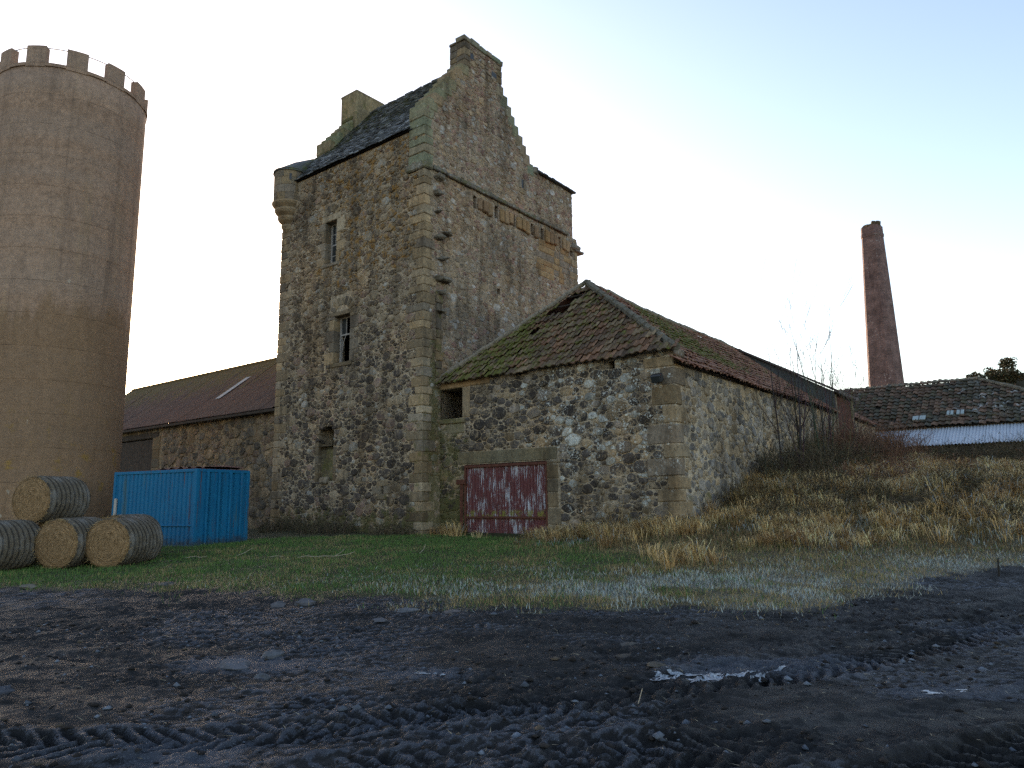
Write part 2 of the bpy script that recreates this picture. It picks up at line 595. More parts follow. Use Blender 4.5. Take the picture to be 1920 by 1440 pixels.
def brick():
    k = NT('chimney_brick', 0.9, 0.2)
    g = k.t.nodes.new('ShaderNodeTexBrick')
    p = k.pos()
    cb = k.n('ShaderNodeCombineXYZ')
    k.put(cb.inputs[0], k.math('ADD', p[0], p[1])); k.put(cb.inputs[1], p[2])
    k.put(g.inputs['Vector'], cb.outputs[0])
    g.inputs['Scale'].default_value = 1.0
    g.inputs['Brick Width'].default_value = 0.23; g.inputs['Row Height'].default_value = 0.078
    g.inputs['Mortar Size'].default_value = 0.009
    g.inputs['Color1'].default_value = (0.24, 0.145, 0.125, 1); g.inputs['Color2'].default_value = (0.16, 0.10, 0.09, 1)
    g.inputs['Mortar'].default_value = (0.15, 0.10, 0.085, 1)
    c = k.scale(g.outputs['Color'], k.mr(k.noise(1.6, 6, 0.75), 0.3, 0.7, 0.4, 1.2, False))
    c = k.mix(k.mr(k.noise(1.0, 5, 0.7, co=k.mapping((2, 2, 0.25))), 0.55, 0.7, 0, 0.6), c, (0.05, 0.03, 0.028))
    sp = k.math('MULTIPLY', k.mr(k.voro(5.5), 0.22, 0.14), k.mr(k.noise(0.8, 3), 0.5, 0.6))
    c = k.mix(k.math('MULTIPLY', sp, 0.7), c, (0.4, 0.36, 0.33))
    k.color(c)
    k.bump(k.math('SUBTRACT', k.noise(20, 4), g.outputs['Fac']), 0.4, 0.02)
    return k.mat


M_BRICK = brick()


def haymat(side):
    k = NT('hay_side' if side else 'hay_face', 0.95, 0.1)
    p = k.pos()
    if side:
        c = k.mix(k.noise(1.0, 6, 0.8, co=k.mapping((30, 3, 30))), (0.05, 0.042, 0.032), (0.24, 0.20, 0.145))
        w = k.math('SINE', k.math('MULTIPLY', p[1], 46.0))
        c = k.mix(k.mr(w, 0.3, 0.9, 0, 0.75), c, (0.035, 0.031, 0.028))
        c = k.mix(k.mr(k.noise(2.6, 5, 0.7), 0.42, 0.7, 0, 0.5), c, (0.30, 0.29, 0.27))
        h = k.math('SUBTRACT', k.noise(50, 4, 0.8), k.mr(w, 0.2, 1.0))
    else:
        r = k.math('SQRT', k.math('ADD', k.math('POWER', p[0], 2.0), k.math('POWER', p[2], 2.0)))
        ang = k.math('ARCTAN2', p[2], p[0])
        cb = k.n('ShaderNodeCombineXYZ')
        k.put(cb.inputs[0], k.math('MULTIPLY', r, 42.0)); k.put(cb.inputs[1], k.math('MULTIPLY', ang, 2.2)); k.put(cb.inputs[2], p[1])
        sw = k.noise(1.0, 6, 0.8, co=cb.outputs[0], dist=1.2)
        c = k.mix(k.mr(sw, 0.36, 0.64, 0, 1, False), (0.06, 0.034, 0.012), (0.48, 0.31, 0.165))
        c = k.mix(k.mr(k.noise(5, 5, 0.75), 0.48, 0.68, 0, 0.45), c, (0.12, 0.072, 0.028))
        c = k.mix(k.mr(k.math('ADD', r, k.math('MULTIPLY', k.noise(4, 3), 0.25)), 0.62, 0.76, 0, 0.7), c, (0.09, 0.055, 0.024))
        h = k.math('ADD', sw, k.noise(60, 3, 0.8))
    k.color(c)
    k.bump(h, 0.9, 0.03)
    return k.mat


M_HAYF = haymat(False)
M_HAYS = haymat(True)


def groundmat():
    k = NT('yard_ground', 0.8, 0.3)
    m = k.sep(k.attr('Col'))      # r grass, g frost, b straw litter
    n1_ = k.noise(1.3, 6, 0.7); n2 = k.noise(9, 6, 0.75); n3 = k.noise(48, 4, 0.75)
    mud = k.mix(k.mr(n1_, 0.35, 0.65), (0.0062, 0.0062, 0.0066), (0.020, 0.0205, 0.0225))
    mud = k.scale(mud, k.mr(n2, 0.25, 0.75, 0.45, 1.65, False))
    # frost lies on the dry crust in its own patches
    n4 = k.noise(3.2, 5, 0.7, co=k.mapping((1.0, 1.9, 1.0)))
    ff = k.math('ADD', k.math('ADD', k.math('MULTIPLY', n3, 0.34), k.math('MULTIPLY', n2, 0.33)), k.math('MULTIPLY', n4, 0.33))
    th = k.math('SUBTRACT', 0.66, k.math('MULTIPLY', m[1], 0.34))
    fr = k.mr(ff, th, k.math('ADD', th, 0.2))
    mud = k.mix(k.math('MULTIPLY', fr, 0.6), mud, (0.10, 0.116, 0.152))
    spk = k.math('MULTIPLY', k.mr(k.noise(85, 3, 0.6), 0.60, 0.68), k.mr(m[1], 0.25, 0.8))
    mud = k.mix(k.math('MULTIPLY', spk, 0.55), mud, (0.30, 0.33, 0.38))
    soil = k.mix(n2, (0.03, 0.034, 0.011), (0.075, 0.068, 0.026))
    soil = k.mix(m[2], soil, k.mix(n2, (0.06, 0.045, 0.022), (0.17, 0.13, 0.065)))
    soil = k.mix(k.math('MULTIPLY', k.mr(n3, 0.45, 0.62), k.mr(m[1], 0.35, 0.8)), soil, (0.27, 0.30, 0.29))
    gf = k.mr(k.math('ADD', m[0], k.math('MULTIPLY', k.math('SUBTRACT', n2, 0.5), 0.9)), 0.35, 0.65)
    k.color(k.mix(gf, mud, soil))
    k.rough(k.mr(k.noise(2.1, 4), 0.4, 0.65, 0.62, 0.95))
    k.bump(k.math('ADD', k.math('MULTIPLY', n2, 0.8), k.math('MULTIPLY', n3, 0.7)), 1.0, 0.075)
    return k.mat


M_GROUND = groundmat()
k = NT('ice', 0.3, 0.5)
k.color(k.mix(k.mr(k.noise(22, 6, 0.75), 0.35, 0.6), (0.06, 0.07, 0.085), (0.30, 0.33, 0.37)))
k.bump(k.noise(14, 4, 0.7), 0.4, 0.02)
M_ICE = k.mat
M_HILL = simple('hillside', (0.05, 0.042, 0.025), 0.95, 0.1, 0.5, 0.05, 0)
M_LICHENROOF = simple('cement_fillet', (0.13, 0.118, 0.092), 0.95, 0.15, 0.6, 7, 0.6, 0.02)

# ------------------------------------------------------------------ building frame: local X runs along the gable face, local Y along the window face
C0 = np.array([-3.119, 25.0])
ANG = R(51.9)
uR = np.array([math.cos(ANG), math.sin(ANG)])
uL = np.array([-math.sin(ANG), math.cos(ANG)])


def W(X, Y):
    return C0 + uR * X + uL * Y


def frame_root(name):
    return empty(name, (C0[0], C0[1], 0), ANG)


# ------------------------------------------------------------------ terrain
CP = [(0, 0, 0), (-8, 2, 0), (8, 2, 0), (0, 6, 0), (-6, 7, 0), (6, 7, 0), (0, 10, .03), (-6, 11, .03), (5, 10.5, .03), (-10, 14, .05),
      (9, 13.5, .06), (-10, 18, .14), (-16, 18, .1), (-9.8, 22.3, .33), (-16, 24, .3), (-3.1, 24.4, .5), (-10.0, 30.3, .6), (-20, 30, .4),
      (-20, 38, .6), (0.5, 21.5, .45), (4.4, 19.7, .72), (6.2, 21.8, 1.3), (9.2, 25.8, 2.35), (14.1, 32.0, 3.45), (18.5, 37.6, 3.3),
      (7, 16, .35), (10, 16.5, .42), (11, 19, 1.25), (12.5, 22, 2.0), (16, 25, 2.6), (14.5, 28, 2.55), (20, 31, 2.95), (24, 36, 3.0),
      (19, 21, 2.3), (15, 17, 1.0), (13, 14.5, .35), (22, 16, 1.0), (27, 25, 2.5), (30, 38, 3.0), (-30, 20, .1), (-30, 45, .7), (0, 45, 1.6),
      (20, 50, 3.4), (40, 45, 3.3), (40, 15, .8), (-25, 2, 0), (25, 2, 0), (0, -12, 0), (-40, -12, 0), (40, -12, 0), (8, 30, 2.3), (2, 24, .5), (-.3, 23.5, .42), (1.6, 22.0, .45)]
CPa = np.array(CP, float)


def _tps(r2):
    return np.where(r2 > 1e-9, r2 * np.log(r2 + 1e-12), 0)


_n = len(CPa)
_A = np.zeros((_n + 3, _n + 3))
_d2 = ((CPa[:, None, :2] - CPa[None, :, :2]) ** 2).sum(-1)
_A[:_n, :_n] = _tps(_d2) + np.eye(_n) * 0.5
_A[:_n, _n] = 1; _A[:_n, _n + 1:] = CPa[:, :2]
_A[_n, :_n] = 1; _A[_n + 1:, :_n] = CPa[:, :2].T
_w = np.linalg.solve(_A, np.concatenate([CPa[:, 2], np.zeros(3)]))


def terr(x, y):
    x = np.atleast_1d(np.asarray(x, float)); y = np.atleast_1d(np.asarray(y, float))
    xc = np.clip(x, -40, 40); yc = np.clip(y, -12, 50)
    out = np.full(x.shape, _w[_n]) + _w[_n + 1] * xc + _w[_n + 2] * yc
    for i in range(_n):
        out = out + _w[i] * _tps((xc - CPa[i, 0]) ** 2 + (yc - CPa[i, 1]) ** 2)
    return out


def tz(x, y):
    return float(terr(x, y)[0])


BND = np.array([(-60, 17), (-20, 16.0), (-9.7, 14.4), (-6.1, 13.5), (-3.3, 12.6), (-1.5, 11.5), (0, 11.1), (1.7, 11.1), (3.3, 10.7), (5.0, 11.6), (7.4, 13.4), (9.6, 14.8), (13, 15.6), (20, 17.5), (60, 20)])


def edge_y(x):
    return np.interp(x, BND[:, 0], BND[:, 1])


def grass_mask(x, y):
    d = y - edge_y(x) + (fbm(x * 0.9, y * 0.9, 4, 31) - 0.5) * 2.6
    return sstep(-0.7, 0.9, d)


# tyre tracks: paths with lug ridges
TRACKS = [([(-5, 4.0), (-1, 4.7), (2.0, 5.0), (5.0, 6.3), (9.0, 9.2), (16, 13)], 0.62, 0.065),
          ([(0.5, 3.6), (3.0, 4.6), (5.4, 6.0), (8.2, 8.6), (13, 12), (18, 14.5)], 0.6, 0.075),
          ([(-6, 5.2), (-2.5, 5.4), (0.3, 6.0), (3.5, 7.4), (7.0, 10.0), (12, 13.8)], 0.5, 0.05),
          ([(-8, 4.6), (-3.4, 4.5), (-1.6, 5.2), (1.5, 6.9), (4.4, 8.6), (9, 12.4)], 0.5, 0.05),
          ([(-9, 9.0), (-5, 8.2), (-1.5, 7.6), (2.5, 8.2), (6, 10.4)], 0.45, 0.03)]


def mud_height(x, y):
    h = (fbm(x * 0.45, y * 0.6, 3, 3) - 0.5) * 0.14
    h = h + (fbm(x * 2.2, y * 3.0, 4, 9) - 0.5) * 0.06
    ridg = 1 - np.abs(2 * fbm(x * 3.4, y * 5.5, 3, 77) - 1)
    rough = sstep(0.42, 0.62, fbm(x * 0.35, y * 0.5, 3, 51))
    near = sstep(9.5, 5.5, y)
    h = h + (ridg - 0.8) * 0.05 * np.clip(0.25 + 0.75 * rough * (0.35 + 0.65 * near), 0, 1)
    r2 = 1 - np.abs(2 * fbm(x * 7.5, y * 11, 3, 177) - 1)
    h = h + (r2 - 0.8) * 0.04 * (0.15 + 0.85 * rough)
    h = h + (fbm(x * 15, y * 18, 2, 5) - 0.5) * 0.05 * (.4 + .6 * rough)
    h = h + (fbm(x * 26, y * 30, 2, 405) - 0.5) * 0.026 * (.3 + .7 * rough)
    h = h + np.maximum(fbm(x * 5.5, y * 7, 3, 205) - .62, 0) * .10
    wet = np.zeros_like(h)
    for ti, (pts, wd, dep) in enumerate(TRACKS):
        P = np.array(pts, float)
        # resample the path
        t = np.linspace(0, len(P) - 1, 90)
        px = np.interp(t, range(len(P)), P[:, 0]); py = np.interp(t, range(len(P)), P[:, 1])
        ker = np.ones(9) / 9
        px[4:-4] = np.convolve(px, ker, 'valid'); py[4:-4] = np.convolve(py, ker, 'valid')
        best = np.full(x.shape, 1e9); lat = np.zeros_like(x); s = np.zeros_like(x)
        acc = 0.0
        for i in range(len(px) - 1):
            dx, dy = px[i + 1] - px[i], py[i + 1] - py[i]
            L = math.hypot(dx, dy)
            u = np.clip(((x - px[i]) * dx + (y - py[i]) * dy) / (L * L), 0, 1)
            qx = x - px[i] - u * dx; qy = y - py[i] - u * dy
            d = qx * qx + qy * qy
            k_ = d < best
            best = np.where(k_, d, best)
            lat = np.where(k_, (dx * qy - dy * qx) / L, lat)
            s = np.where(k_, acc + u * L, s)
            acc += L
        al = np.abs(lat)
        m = sstep(wd * 0.62, wd * 0.42, al) * (0.12 + 0.88 * sstep(0.38, 0.6, fbm(x * 0.8 + ti * 7, y * 0.8, 3, 60 + ti)))
        if ti in (1, 2):
            m = sstep(wd * 0.62, wd * 0.42, al) * (0.55 + 0.45 * sstep(0.35, 0.55, fbm(x * 0.8 + ti * 7, y * 0.8, 3, 60 + ti)))
        wob = (fbm(x * 2.5, y * 2.5, 3, 44 + ti) - 0.5) * 6.0
        lug = np.sin((s + al * 0.9) * 2 * math.pi / 0.17 + wob * .7 + np.where(lat > 0, 1.6, 0))
        prof = np.clip(lug * 3.0, -1, 1) * dep * .45
        berm = np.exp(-((al - wd * 0.62) / 0.09) ** 2) * dep * 0.9
        h = h + m * (prof * (1.35 if ti in (1, 2) else .6) - dep * 0.5) + .5 * berm * (0.4 + fbm(x * 4, y * 4, 2, 8)) 
        wet = np.maximum(wet, m)
    return h, wet


def axis(segs):
    out = [segs[0][0]]
    for a, b, st0, st1 in segs:
        p = a; L = b - a
        while p < b - 1e-6:
            st = st0 + (st1 - st0) * (p - a) / L
            p = p + st
            out.append(min(p, b))
    return np.array(out)


gx = axis([(-1500, -90, 300, 60), (-90, -30, 15, 3), (-30, -9, 1.2, 0.16), (-9, -5, .1, .035), (-5, 6.5, .026, .026), (6.5, 11, .035, .12), (11, 30, .16, 1.2), (30, 90, 3, 15), (90, 1500, 60, 300)])
gy = axis([(-300, -20, 80, 10), (-20, 3.6, 5, .3), (3.6, 8.5, .021, .03), (8.5, 15, .036, .1), (15, 42, .16, .5), (42, 90, .9, 8), (90, 1500, 30, 300)])
GX, GY = np.meshgrid(gx, gy)
Z = terr(GX.ravel(), GY.ravel()).reshape(GX.shape)
gm = grass_mask(GX, GY)
mh = np.zeros_like(Z); wet = np.zeros_like(Z)
sel = (GY > 3.5) & (GY < 20) & (np.abs(GX) < 22)
hh, ww = mud_height(GX[sel], GY[sel])
mh[sel] = hh; wet[sel] = ww
bumpy = (fbm(GX * 0.7, GY * 0.7, 4, 12) - 0.5) * 0.6 * sstep(0.2, 1.5, Z) + (fbm(GX * 2.1, GY * 2.1, 3, 13) - 0.5) * 0.07
Zf = Z + np.where((GY > 3.5) & (GY < 45), bumpy * gm, 0) + mh * (1 - gm * 0.92)
frost = np.clip(0.15 + 0.85 * sstep(0.30, 0.72, fbm(GX * 0.5 + 3, GY * 0.75, 4, 71)) * (1 - 0.35 * wet), 0, 1)
fr_g = np.exp(-(((GX - 4.5) / 6.5) ** 2)) * sstep(17.5, 12.0, GY) * sstep(0.3, 0.62, fbm(GX * .8, GY * .8, 3, 15)) + 0.9 * sstep(6, 9, GX) * sstep(18, 14, GY)
fr_g = np.clip(fr_g, 0, 1)
Zb = Zf.copy()
for _ in range(3):
    Zb[1:-1, 1:-1] = (Zb[:-2, 1:-1] + Zb[2:, 1:-1] + Zb[1:-1, :-2] + Zb[1:-1, 2:]) / 4
crest = np.where(sel, np.clip((Zf - Zb) / 0.005, -1, 1.6), 0)     # frost grows on the exposed crests of the clods
frost = np.clip(frost * (0.62 + 0.55 * crest) + .1 * crest, 0, 1)
for (ix, iy, ax_, ay_) in ((2.35, 7.35, 1.1, .45), (-.8, 7.2, .4, .2), (3.6, 6.25, .7, .25), (-2.3, 5.2, .5, .3), (-2.8, 7.8, .8, .4)):
    frost = np.clip(frost + 1.1 * np.exp(-((GX - ix) / ax_) ** 2 - ((GY - iy) / ay_) ** 2), 0, 1)
frost = frost * (1 - gm) + fr_g * gm
straw = np.clip(sstep(-1, 5, GX) * 0.85 + sstep(0.3, 1.6, Z), 0, 1)
gc = np.stack([gm, frost, straw], -1).reshape(-1, 3)
V = np.stack([GX, GY, Zf], -1).reshape(-1, 3)
ny, nx = GX.shape
ii = (np.arange(ny - 1)[:, None] * nx + np.arange(nx - 1)[None, :]).ravel()
F = np.stack([ii, ii + 1, ii + nx + 1, ii + nx], -1)
g = arrays_mesh('ground', V, F, gc, M_GROUND, smooth=True)
g['kind'] = 'structure'
g['label'] = 'dark rutted frosty mud yard rising to a grassy bank'


def zsurf(x, y):
    """height of the built ground, bilinear"""
    x = np.atleast_1d(x); y = np.atleast_1d(y)
    i = np.clip(np.searchsorted(gx, x) - 1, 0, nx - 2); j = np.clip(np.searchsorted(gy, y) - 1, 0, ny - 2)
    fx = (x - gx[i]) / (gx[i + 1] - gx[i]); fy = (y - gy[j]) / (gy[j + 1] - gy[j])
    return (Zf[j, i] * (1 - fx) + Zf[j, i + 1] * fx) * (1 - fy) + (Zf[j + 1, i] * (1 - fx) + Zf[j + 1, i + 1] * fx) * fy


def zs(x, y):
    return float(zsurf(np.array([x]), np.array([y]))[0])


# far hill
mb = MB()
hv = []; nxh, nyh = 40, 12
for j in range(nyh):
    for i in range(nxh):
        x = 20 + i * 9.0; y = 170 + j * 14.0
        h = 3.0 + 36 * float(sstep(75, 172, x)) * float(sstep(165, 235, y)) + 4 * n1(x * .03, y * .03, 5)
        hv.append((x, y, h if 0 < i < nxh - 1 and 0 < j else 0.0))
mb.add(hv, [(j * nxh + i, j * nxh + i + 1, (j + 1) * nxh + i + 1, (j + 1) * nxh + i) for j in range(nyh - 1) for i in range(nxh - 1)])
o = mb.build('hill', M_HILL, smooth=True, kind='structure')
o['label'] = 'far wooded hill behind the old barn'

# ------------------------------------------------------------------ masonry tools
def P3(face, pl, u, v, d):
    """face 'L': plane X=pl facing -X, u=Y ; face 'R': plane Y=pl facing -Y, u=X ; d is outward"""
    return (pl - d, u, v) if face == 'L' else (u, pl - d, v)


def clip_poly(poly, nx_, ny_, c):
    """keep nx*x+ny*y <= c"""
    out = []
    for i in range(len(poly)):
        a = poly[i]; b = poly[(i + 1) % len(poly)]
        da = nx_ * a[0] + ny_ * a[1] - c; db = nx_ * b[0] + ny_ * b[1] - c
        if da <= 0:
            out.append(a)
        if (da < 0 < db) or (db < 0 < da):
            t = da / (da - db)
            out.append((a[0] + (b[0] - a[0]) * t, a[1] + (b[1] - a[1]) * t))
    return out


def parea(p):
    return 0.5 * sum(p[i][0] * p[(i + 1) % len(p)][1] - p[(i + 1) % len(p)][0] * p[i][1] for i in range(len(p)))


def rubble(face, pl, convex, excl, tiers, colf, mskf, gap=0.014, stretch=1.38, proud=(0.008, 0.042), seed=1, grow=1.15):
    """irregular stones packed over a convex outline, keeping clear of the exclusion rectangles; list of (area, MB)"""
    rnd = random.Random(seed)
    us = [p[0] for p in convex]; vs_ = [p[1] for p in convex]
    u0, u1, v0, v1 = min(us), max(us), min(vs_), max(vs_)
    if parea(convex) < 0:
        convex = convex[::-1]
    edges = []
    for i in range(len(convex)):
        a = convex[i]; b = convex[(i + 1) % len(convex)]
        ex, ey = b[0] - a[0], b[1] - a[1]; L = math.hypot(ex, ey)
        edges.append((ey / L, -ex / L, (ey * a[0] - ex * a[1]) / L))
    sites = []; grid = {}; cs = 0.3
    for (rmin, rmax, tries) in tiers:
        for _ in range(int(tries * (u1 - u0) * (v1 - v0))):
            u = rnd.uniform(u0, u1); v = rnd.uniform(v0, v1); r = rnd.uniform(rmin, rmax)
            if any(e[0] * u + e[1] * v > e[2] - r * 0.55 for e in edges):
                continue
            if any(x0 - r * .5 < u < x1 + r * .5 and y0 - r * .5 < v < y1 + r * .5 for (x0, x1, y0, y1) in excl):
                continue
            su = u / stretch
            gi, gj = int(su // cs), int(v // cs)
            ok = True
            for a in (-2, -1, 0, 1, 2):
                for b in (-2, -1, 0, 1, 2):
                    for (qu, qv, qr) in grid.get((gi + a, gj + b), ()):
                        if (qu - su) ** 2 + (qv - v) ** 2 < ((qr + r) * 0.84) ** 2:
                            ok = False; break
                    if not ok: break
                if not ok: break
            if ok:
                grid.setdefault((gi, gj), []).append((su, v, r)); sites.append((su, v, r))
    out = []
    for (su, v, r) in sites:
        n8 = rnd.choice((4, 5, 5, 6, 6, 7))
        ph = rnd.random() * 6.28
        jr = [rnd.uniform(.88, 1.6) * r * grow for _ in range(n8)]
        fl = rnd.uniform(.72, 1.1)
        poly = [(su + math.cos(ph + 2 * math.pi * i / n8) * jr[i], v + math.sin(ph + 2 * math.pi * i / n8) * jr[i] * fl) for i in range(n8)]
        gi, gj = int(su // cs), int(v // cs)
        for a in (-2, -1, 0, 1, 2):
            for b in (-2, -1, 0, 1, 2):
                for (qu, qv, qr) in grid.get((gi + a, gj + b), ()):
                    dx, dy = qu - su, qv - v
                    d = math.hypot(dx, dy)
                    if d < 1e-6 or d > 1.3 * (r + qr):
                        continue
                    t = (d * d + r * r - qr * qr) / (2 * d)
                    nx_, ny_ = dx / d, dy / d
                    poly = clip_poly(poly, nx_, ny_, nx_ * su + ny_ * v + t - gap)
                    if len(poly) < 3: break
                if len(poly) < 3: break
            if len(poly) < 3: break
        if len(poly) < 3:
            continue
        poly = [(p[0] * stretch, p[1]) for p in poly]
        u = su * stretch
        for e in edges:
            poly = clip_poly(poly, e[0], e[1], e[2] - gap * .5)
            if len(poly) < 3: break
        if len(poly) < 3: continue
        for (x0, x1, y0, y1) in excl:
            if max(p[0] for p in poly) < x0 or min(p[0] for p in poly) > x1 or max(p[1] for p in poly) < y0 or min(p[1] for p in poly) > y1:
                continue
            seps = [(x0 - u, (1, 0, x0 - gap * .6)), (u - x1, (-1, 0, -x1 - gap * .6)), (y0 - v, (0, 1, y0 - gap * .6)), (v - y1, (0, -1, -y1 - gap * .6))]
            s_ = max(seps, key=lambda q: q[0])
            poly = clip_poly(poly, *s_[1])
            if len(poly) < 3: break
        if len(poly) < 3: continue
        # soften the corners
        q = []; cc_ = rnd.choice((.86, .91, .95))
        for i in range(len(poly)):
            a = poly[i]; b = poly[(i + 1) % len(poly)]
            if math.hypot(a[0] - b[0], a[1] - b[1]) < 0.012:
                q.append(((a[0] + b[0]) / 2, (a[1] + b[1]) / 2)); continue
            q.append((a[0] * cc_ + b[0] * (1 - cc_), a[1] * cc_ + b[1] * (1 - cc_))); q.append((a[0] * (1 - cc_) + b[0] * cc_, a[1] * (1 - cc_) + b[1] * cc_))
        poly = q
        A = abs(parea(poly))
        if A < 0.0025: continue
        cu = sum(p[0] for p in poly) / len(poly); cv = sum(p[1] for p in poly) / len(poly)
        h = rnd.uniform(*proud) * (0.6 + min(1.0, math.sqrt(A) / 0.3) * 0.7)
        n = len(poly)
        tu, tv = rnd.uniform(-.12, .12), rnd.uniform(-.12, .12)
        V = []
        for (sc, dd) in ((1.0, -0.03), (0.97, h * 0.7), (0.82, h)):
            for p in poly:
                pu, pv = cu + (p[0] - cu) * sc, cv + (p[1] - cv) * sc
                dz = dd
                if dd > 0:
                    dz = dd + (pu - cu) * tu + (pv - cv) * tv + rnd.uniform(-.006, .006)
                V.append(P3(face, pl, pu, pv, dz))
        Fc = []
        for rr in (0, 1):
            for i in range(n):
                i2 = (i + 1) % n
                Fc.append((rr * n + i, rr * n + i2, (rr + 1) * n + i2, (rr + 1) * n + i))
        Fc.append(tuple(2 * n + i for i in range(n)))
        if face == 'L':
            Fc = [tuple(reversed(f)) for f in Fc]
        m = MB()
        m.add(V, Fc, colf(cu, cv, rnd, A), mskf(cu, cv))
        out.append((A, m))
    return out


def place_stones(lists, parent, top, matr=None, name='stone'):
    """the largest stones become parts of their own, the rest one joined part"""
    alls = sorted([s for l in lists for s in l], key=lambda q: -q[0])
    for A, m in alls[:top]:
        m.build(name, matr or M_STONE, parent, smooth=True)
    if len(alls) > top:
        big = MB()
        for A, m in alls[top:]:
            big.merge(m)
        big.build('rubble_stones', matr or M_STONE, parent, smooth=True, kind='stuff')


def wall_face(mb, face, pl, u0, u1, v0, v1, openings, col, mskf, depth=0.5, step=0.55, top=None):
    """a flat core face with openings and their reveals; openings are (u0,u1,v0,v1,depth)"""
    us = {u0, u1}; vv = {v0, v1}
    for o_ in openings:
        us |= {o_[0], o_[1]}; vv |= {o_[2], o_[3]}

    def fill(s_):
        s_ = sorted(s_); out = [s_[0]]
        for a, b in zip(s_, s_[1:]):
            n = max(1, int(math.ceil((b - a) / step)))
            out += [a + (b - a) * i / n for i in range(1, n + 1)]
        return out
    us = fill(us); vv = fill(vv)
    V = []; idx = {}
    for j, v in enumerate(vv):
        for i, u in enumerate(us):
            idx[(i, j)] = len(V); V.append(P3(face, pl, u, v, 0))
    F = []
    for j in range(len(vv) - 1):
        for i in range(len(us) - 1):
            cu, cv = (us[i] + us[i + 1]) / 2, (vv[j] + vv[j + 1]) / 2
            if any(o_[0] < cu < o_[1] and o_[2] < cv < o_[3] for o_ in openings):
                continue
            f = (idx[(i, j)], idx[(i + 1, j)], idx[(i + 1, j + 1)], idx[(i, j + 1)])
            F.append(f[::-1] if face == 'L' else f)
    mk = (lambda p: mskf(p[1], p[2])) if face == 'L' else (lambda p: mskf(p[0], p[2]))
    mb.add(V, F, col, mk)
    for o_ in openings:
        a, b, c, d = o_[:4]; dp = o_[4] if len(o_) > 4 else depth
        q = [(a, c), (b, c), (b, d), (a, d)]
        for i in range(4):
            p, r_ = q[i], q[(i + 1) % 4]
            mb.add([P3(face, pl, p[0], p[1], 0), P3(face, pl, r_[0], r_[1], 0), P3(face, pl, r_[0], r_[1], -dp), P3(face, pl, p[0], p[1], -dp)], [(0, 1, 2, 3)], tuple(c_ * .9 for c_ in col), mk)


def quoin_mask(z):
    return (0.12, 0.25, 0.3)


SANDS = [(0.36, 0.27, 0.165), (0.33, 0.255, 0.165), (0.38, 0.305, 0.205), (0.31, 0.26, 0.195), (0.27, 0.22, 0.165), (0.38, 0.28, 0.165)]


def sand(rnd=random, k=1.0):
    c = rnd.choice(SANDS); f = rnd.uniform(.5, 1.02) * k
    return (c[0] * f, c[1] * f, c[2] * f)


# ================================================================== TOWER HOUSE
tower = tag(frame_root('tower_house'), 'tall ruined rubble stone tower house with crow-stepped gables and a slate roof', 'tower')
TB = 0.2
TY = 8.75      # length of the window face
TX = 10.15     # length of the gable face
TH = 13.85     # string course height


def mL(Y, z):
    orange = 0.62 * float(sstep(7, 11, z)) * (1 - 0.5 * float(sstep(5, 8, Y))) + 0.16
    moss = 0.75 * float(sstep(2.4, 0.8, z)) + 0.18 + 0.25 * float(sstep(1.2, .2, Y))
    return (0.30, orange, moss)


def mR(X, z):
    orange = 0.30 + 0.3 * float(sstep(2.2, .4, abs(z - 17))) * float(sstep(1.5, .5, X))
    moss = 0.2 + 0.42 * float(sstep(1.5, .2, X)) + 0.5 * float(sstep(8.5, 6.2, z))
    return (0.50, orange, moss)


def cL(u, v, rnd, A):
    t = rnd.random(); f = rnd.uniform(.6, 1.35)
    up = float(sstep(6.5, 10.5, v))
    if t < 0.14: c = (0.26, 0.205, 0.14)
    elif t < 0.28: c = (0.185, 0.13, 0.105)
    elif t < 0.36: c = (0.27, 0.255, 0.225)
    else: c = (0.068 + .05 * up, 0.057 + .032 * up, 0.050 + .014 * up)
    return (c[0] * f, c[1] * f, c[2] * f)


def cR(u, v, rnd, A):
    t = rnd.random(); f = rnd.uniform(.65, 1.3)
    gab = float(sstep(13.5, 15, v))
    if t < 0.18: c = (0.34, 0.32, 0.295)
    elif t < 0.34: c = (0.29, 0.215, 0.14)
    elif t < 0.62 + .12 * gab: c = (0.215, 0.132, 0.108)
    else: c = (0.215, 0.175, 0.135)
    return (c[0] * f, c[1] * f, c[2] * f)


# openings
WLO = (3.98, 4.98, 7.02, 8.95)    # lower sash window
WUP = (4.96, 5.72, 11.2, 13.05)   # upper sash window
HOLE = (4.80, 5.75, 3.80, 4.58)   # ragged hole
NICHE = (4.80, 5.75, 2.45, 3.80)  # blocked part below it
SLIT = (1.90, 2.08, 1.92, 2.20)
core = MB()
wall_face(core, 'L', 0.0, 0.0, TY, TB, 15.42, [WLO + (.55,), WUP + (.55,), HOLE + (.7,), NICHE + (.16,), SLIT + (.3,)], (0.36, 0.29, 0.205), mL)
core.add([P3('L', 0.16, NICHE[0], NICHE[2], 0), P3('L', .16, NICHE[1], NICHE[2], 0), P3('L', .16, NICHE[1], NICHE[3], 0), P3('L', .16, NICHE[0], NICHE[3], 0)], [(0, 1, 2, 3)], (0.18, 0.15, 0.09), (0.2, 0.1, 0.8))
core.box((0.16, NICHE[0], NICHE[3] - .12), (0.7, NICHE[1], NICHE[3]), (0.2, 0.16, 0.1), (0.2, 0.1, 0.6))
slots = [(2.70, 2.92), (4.02, 4.26), (5.18, 5.42), (6.50, 6.72), (7.25, 7.45), (8.62, 8.84), (9.55, 9.78)]
RO = [(a, b, 13.05 - (.15 if a > 9.4 else 0), 13.58 - (.25 if a > 9.4 else 0), .4) for a, b in slots] + [(4.15, 4.35, 9.85, 10.1, .3)]
wall_face(core, 'R', 0.0, 0.0, TX, TB, TH, RO, (0.32, 0.245, 0.175), mR)
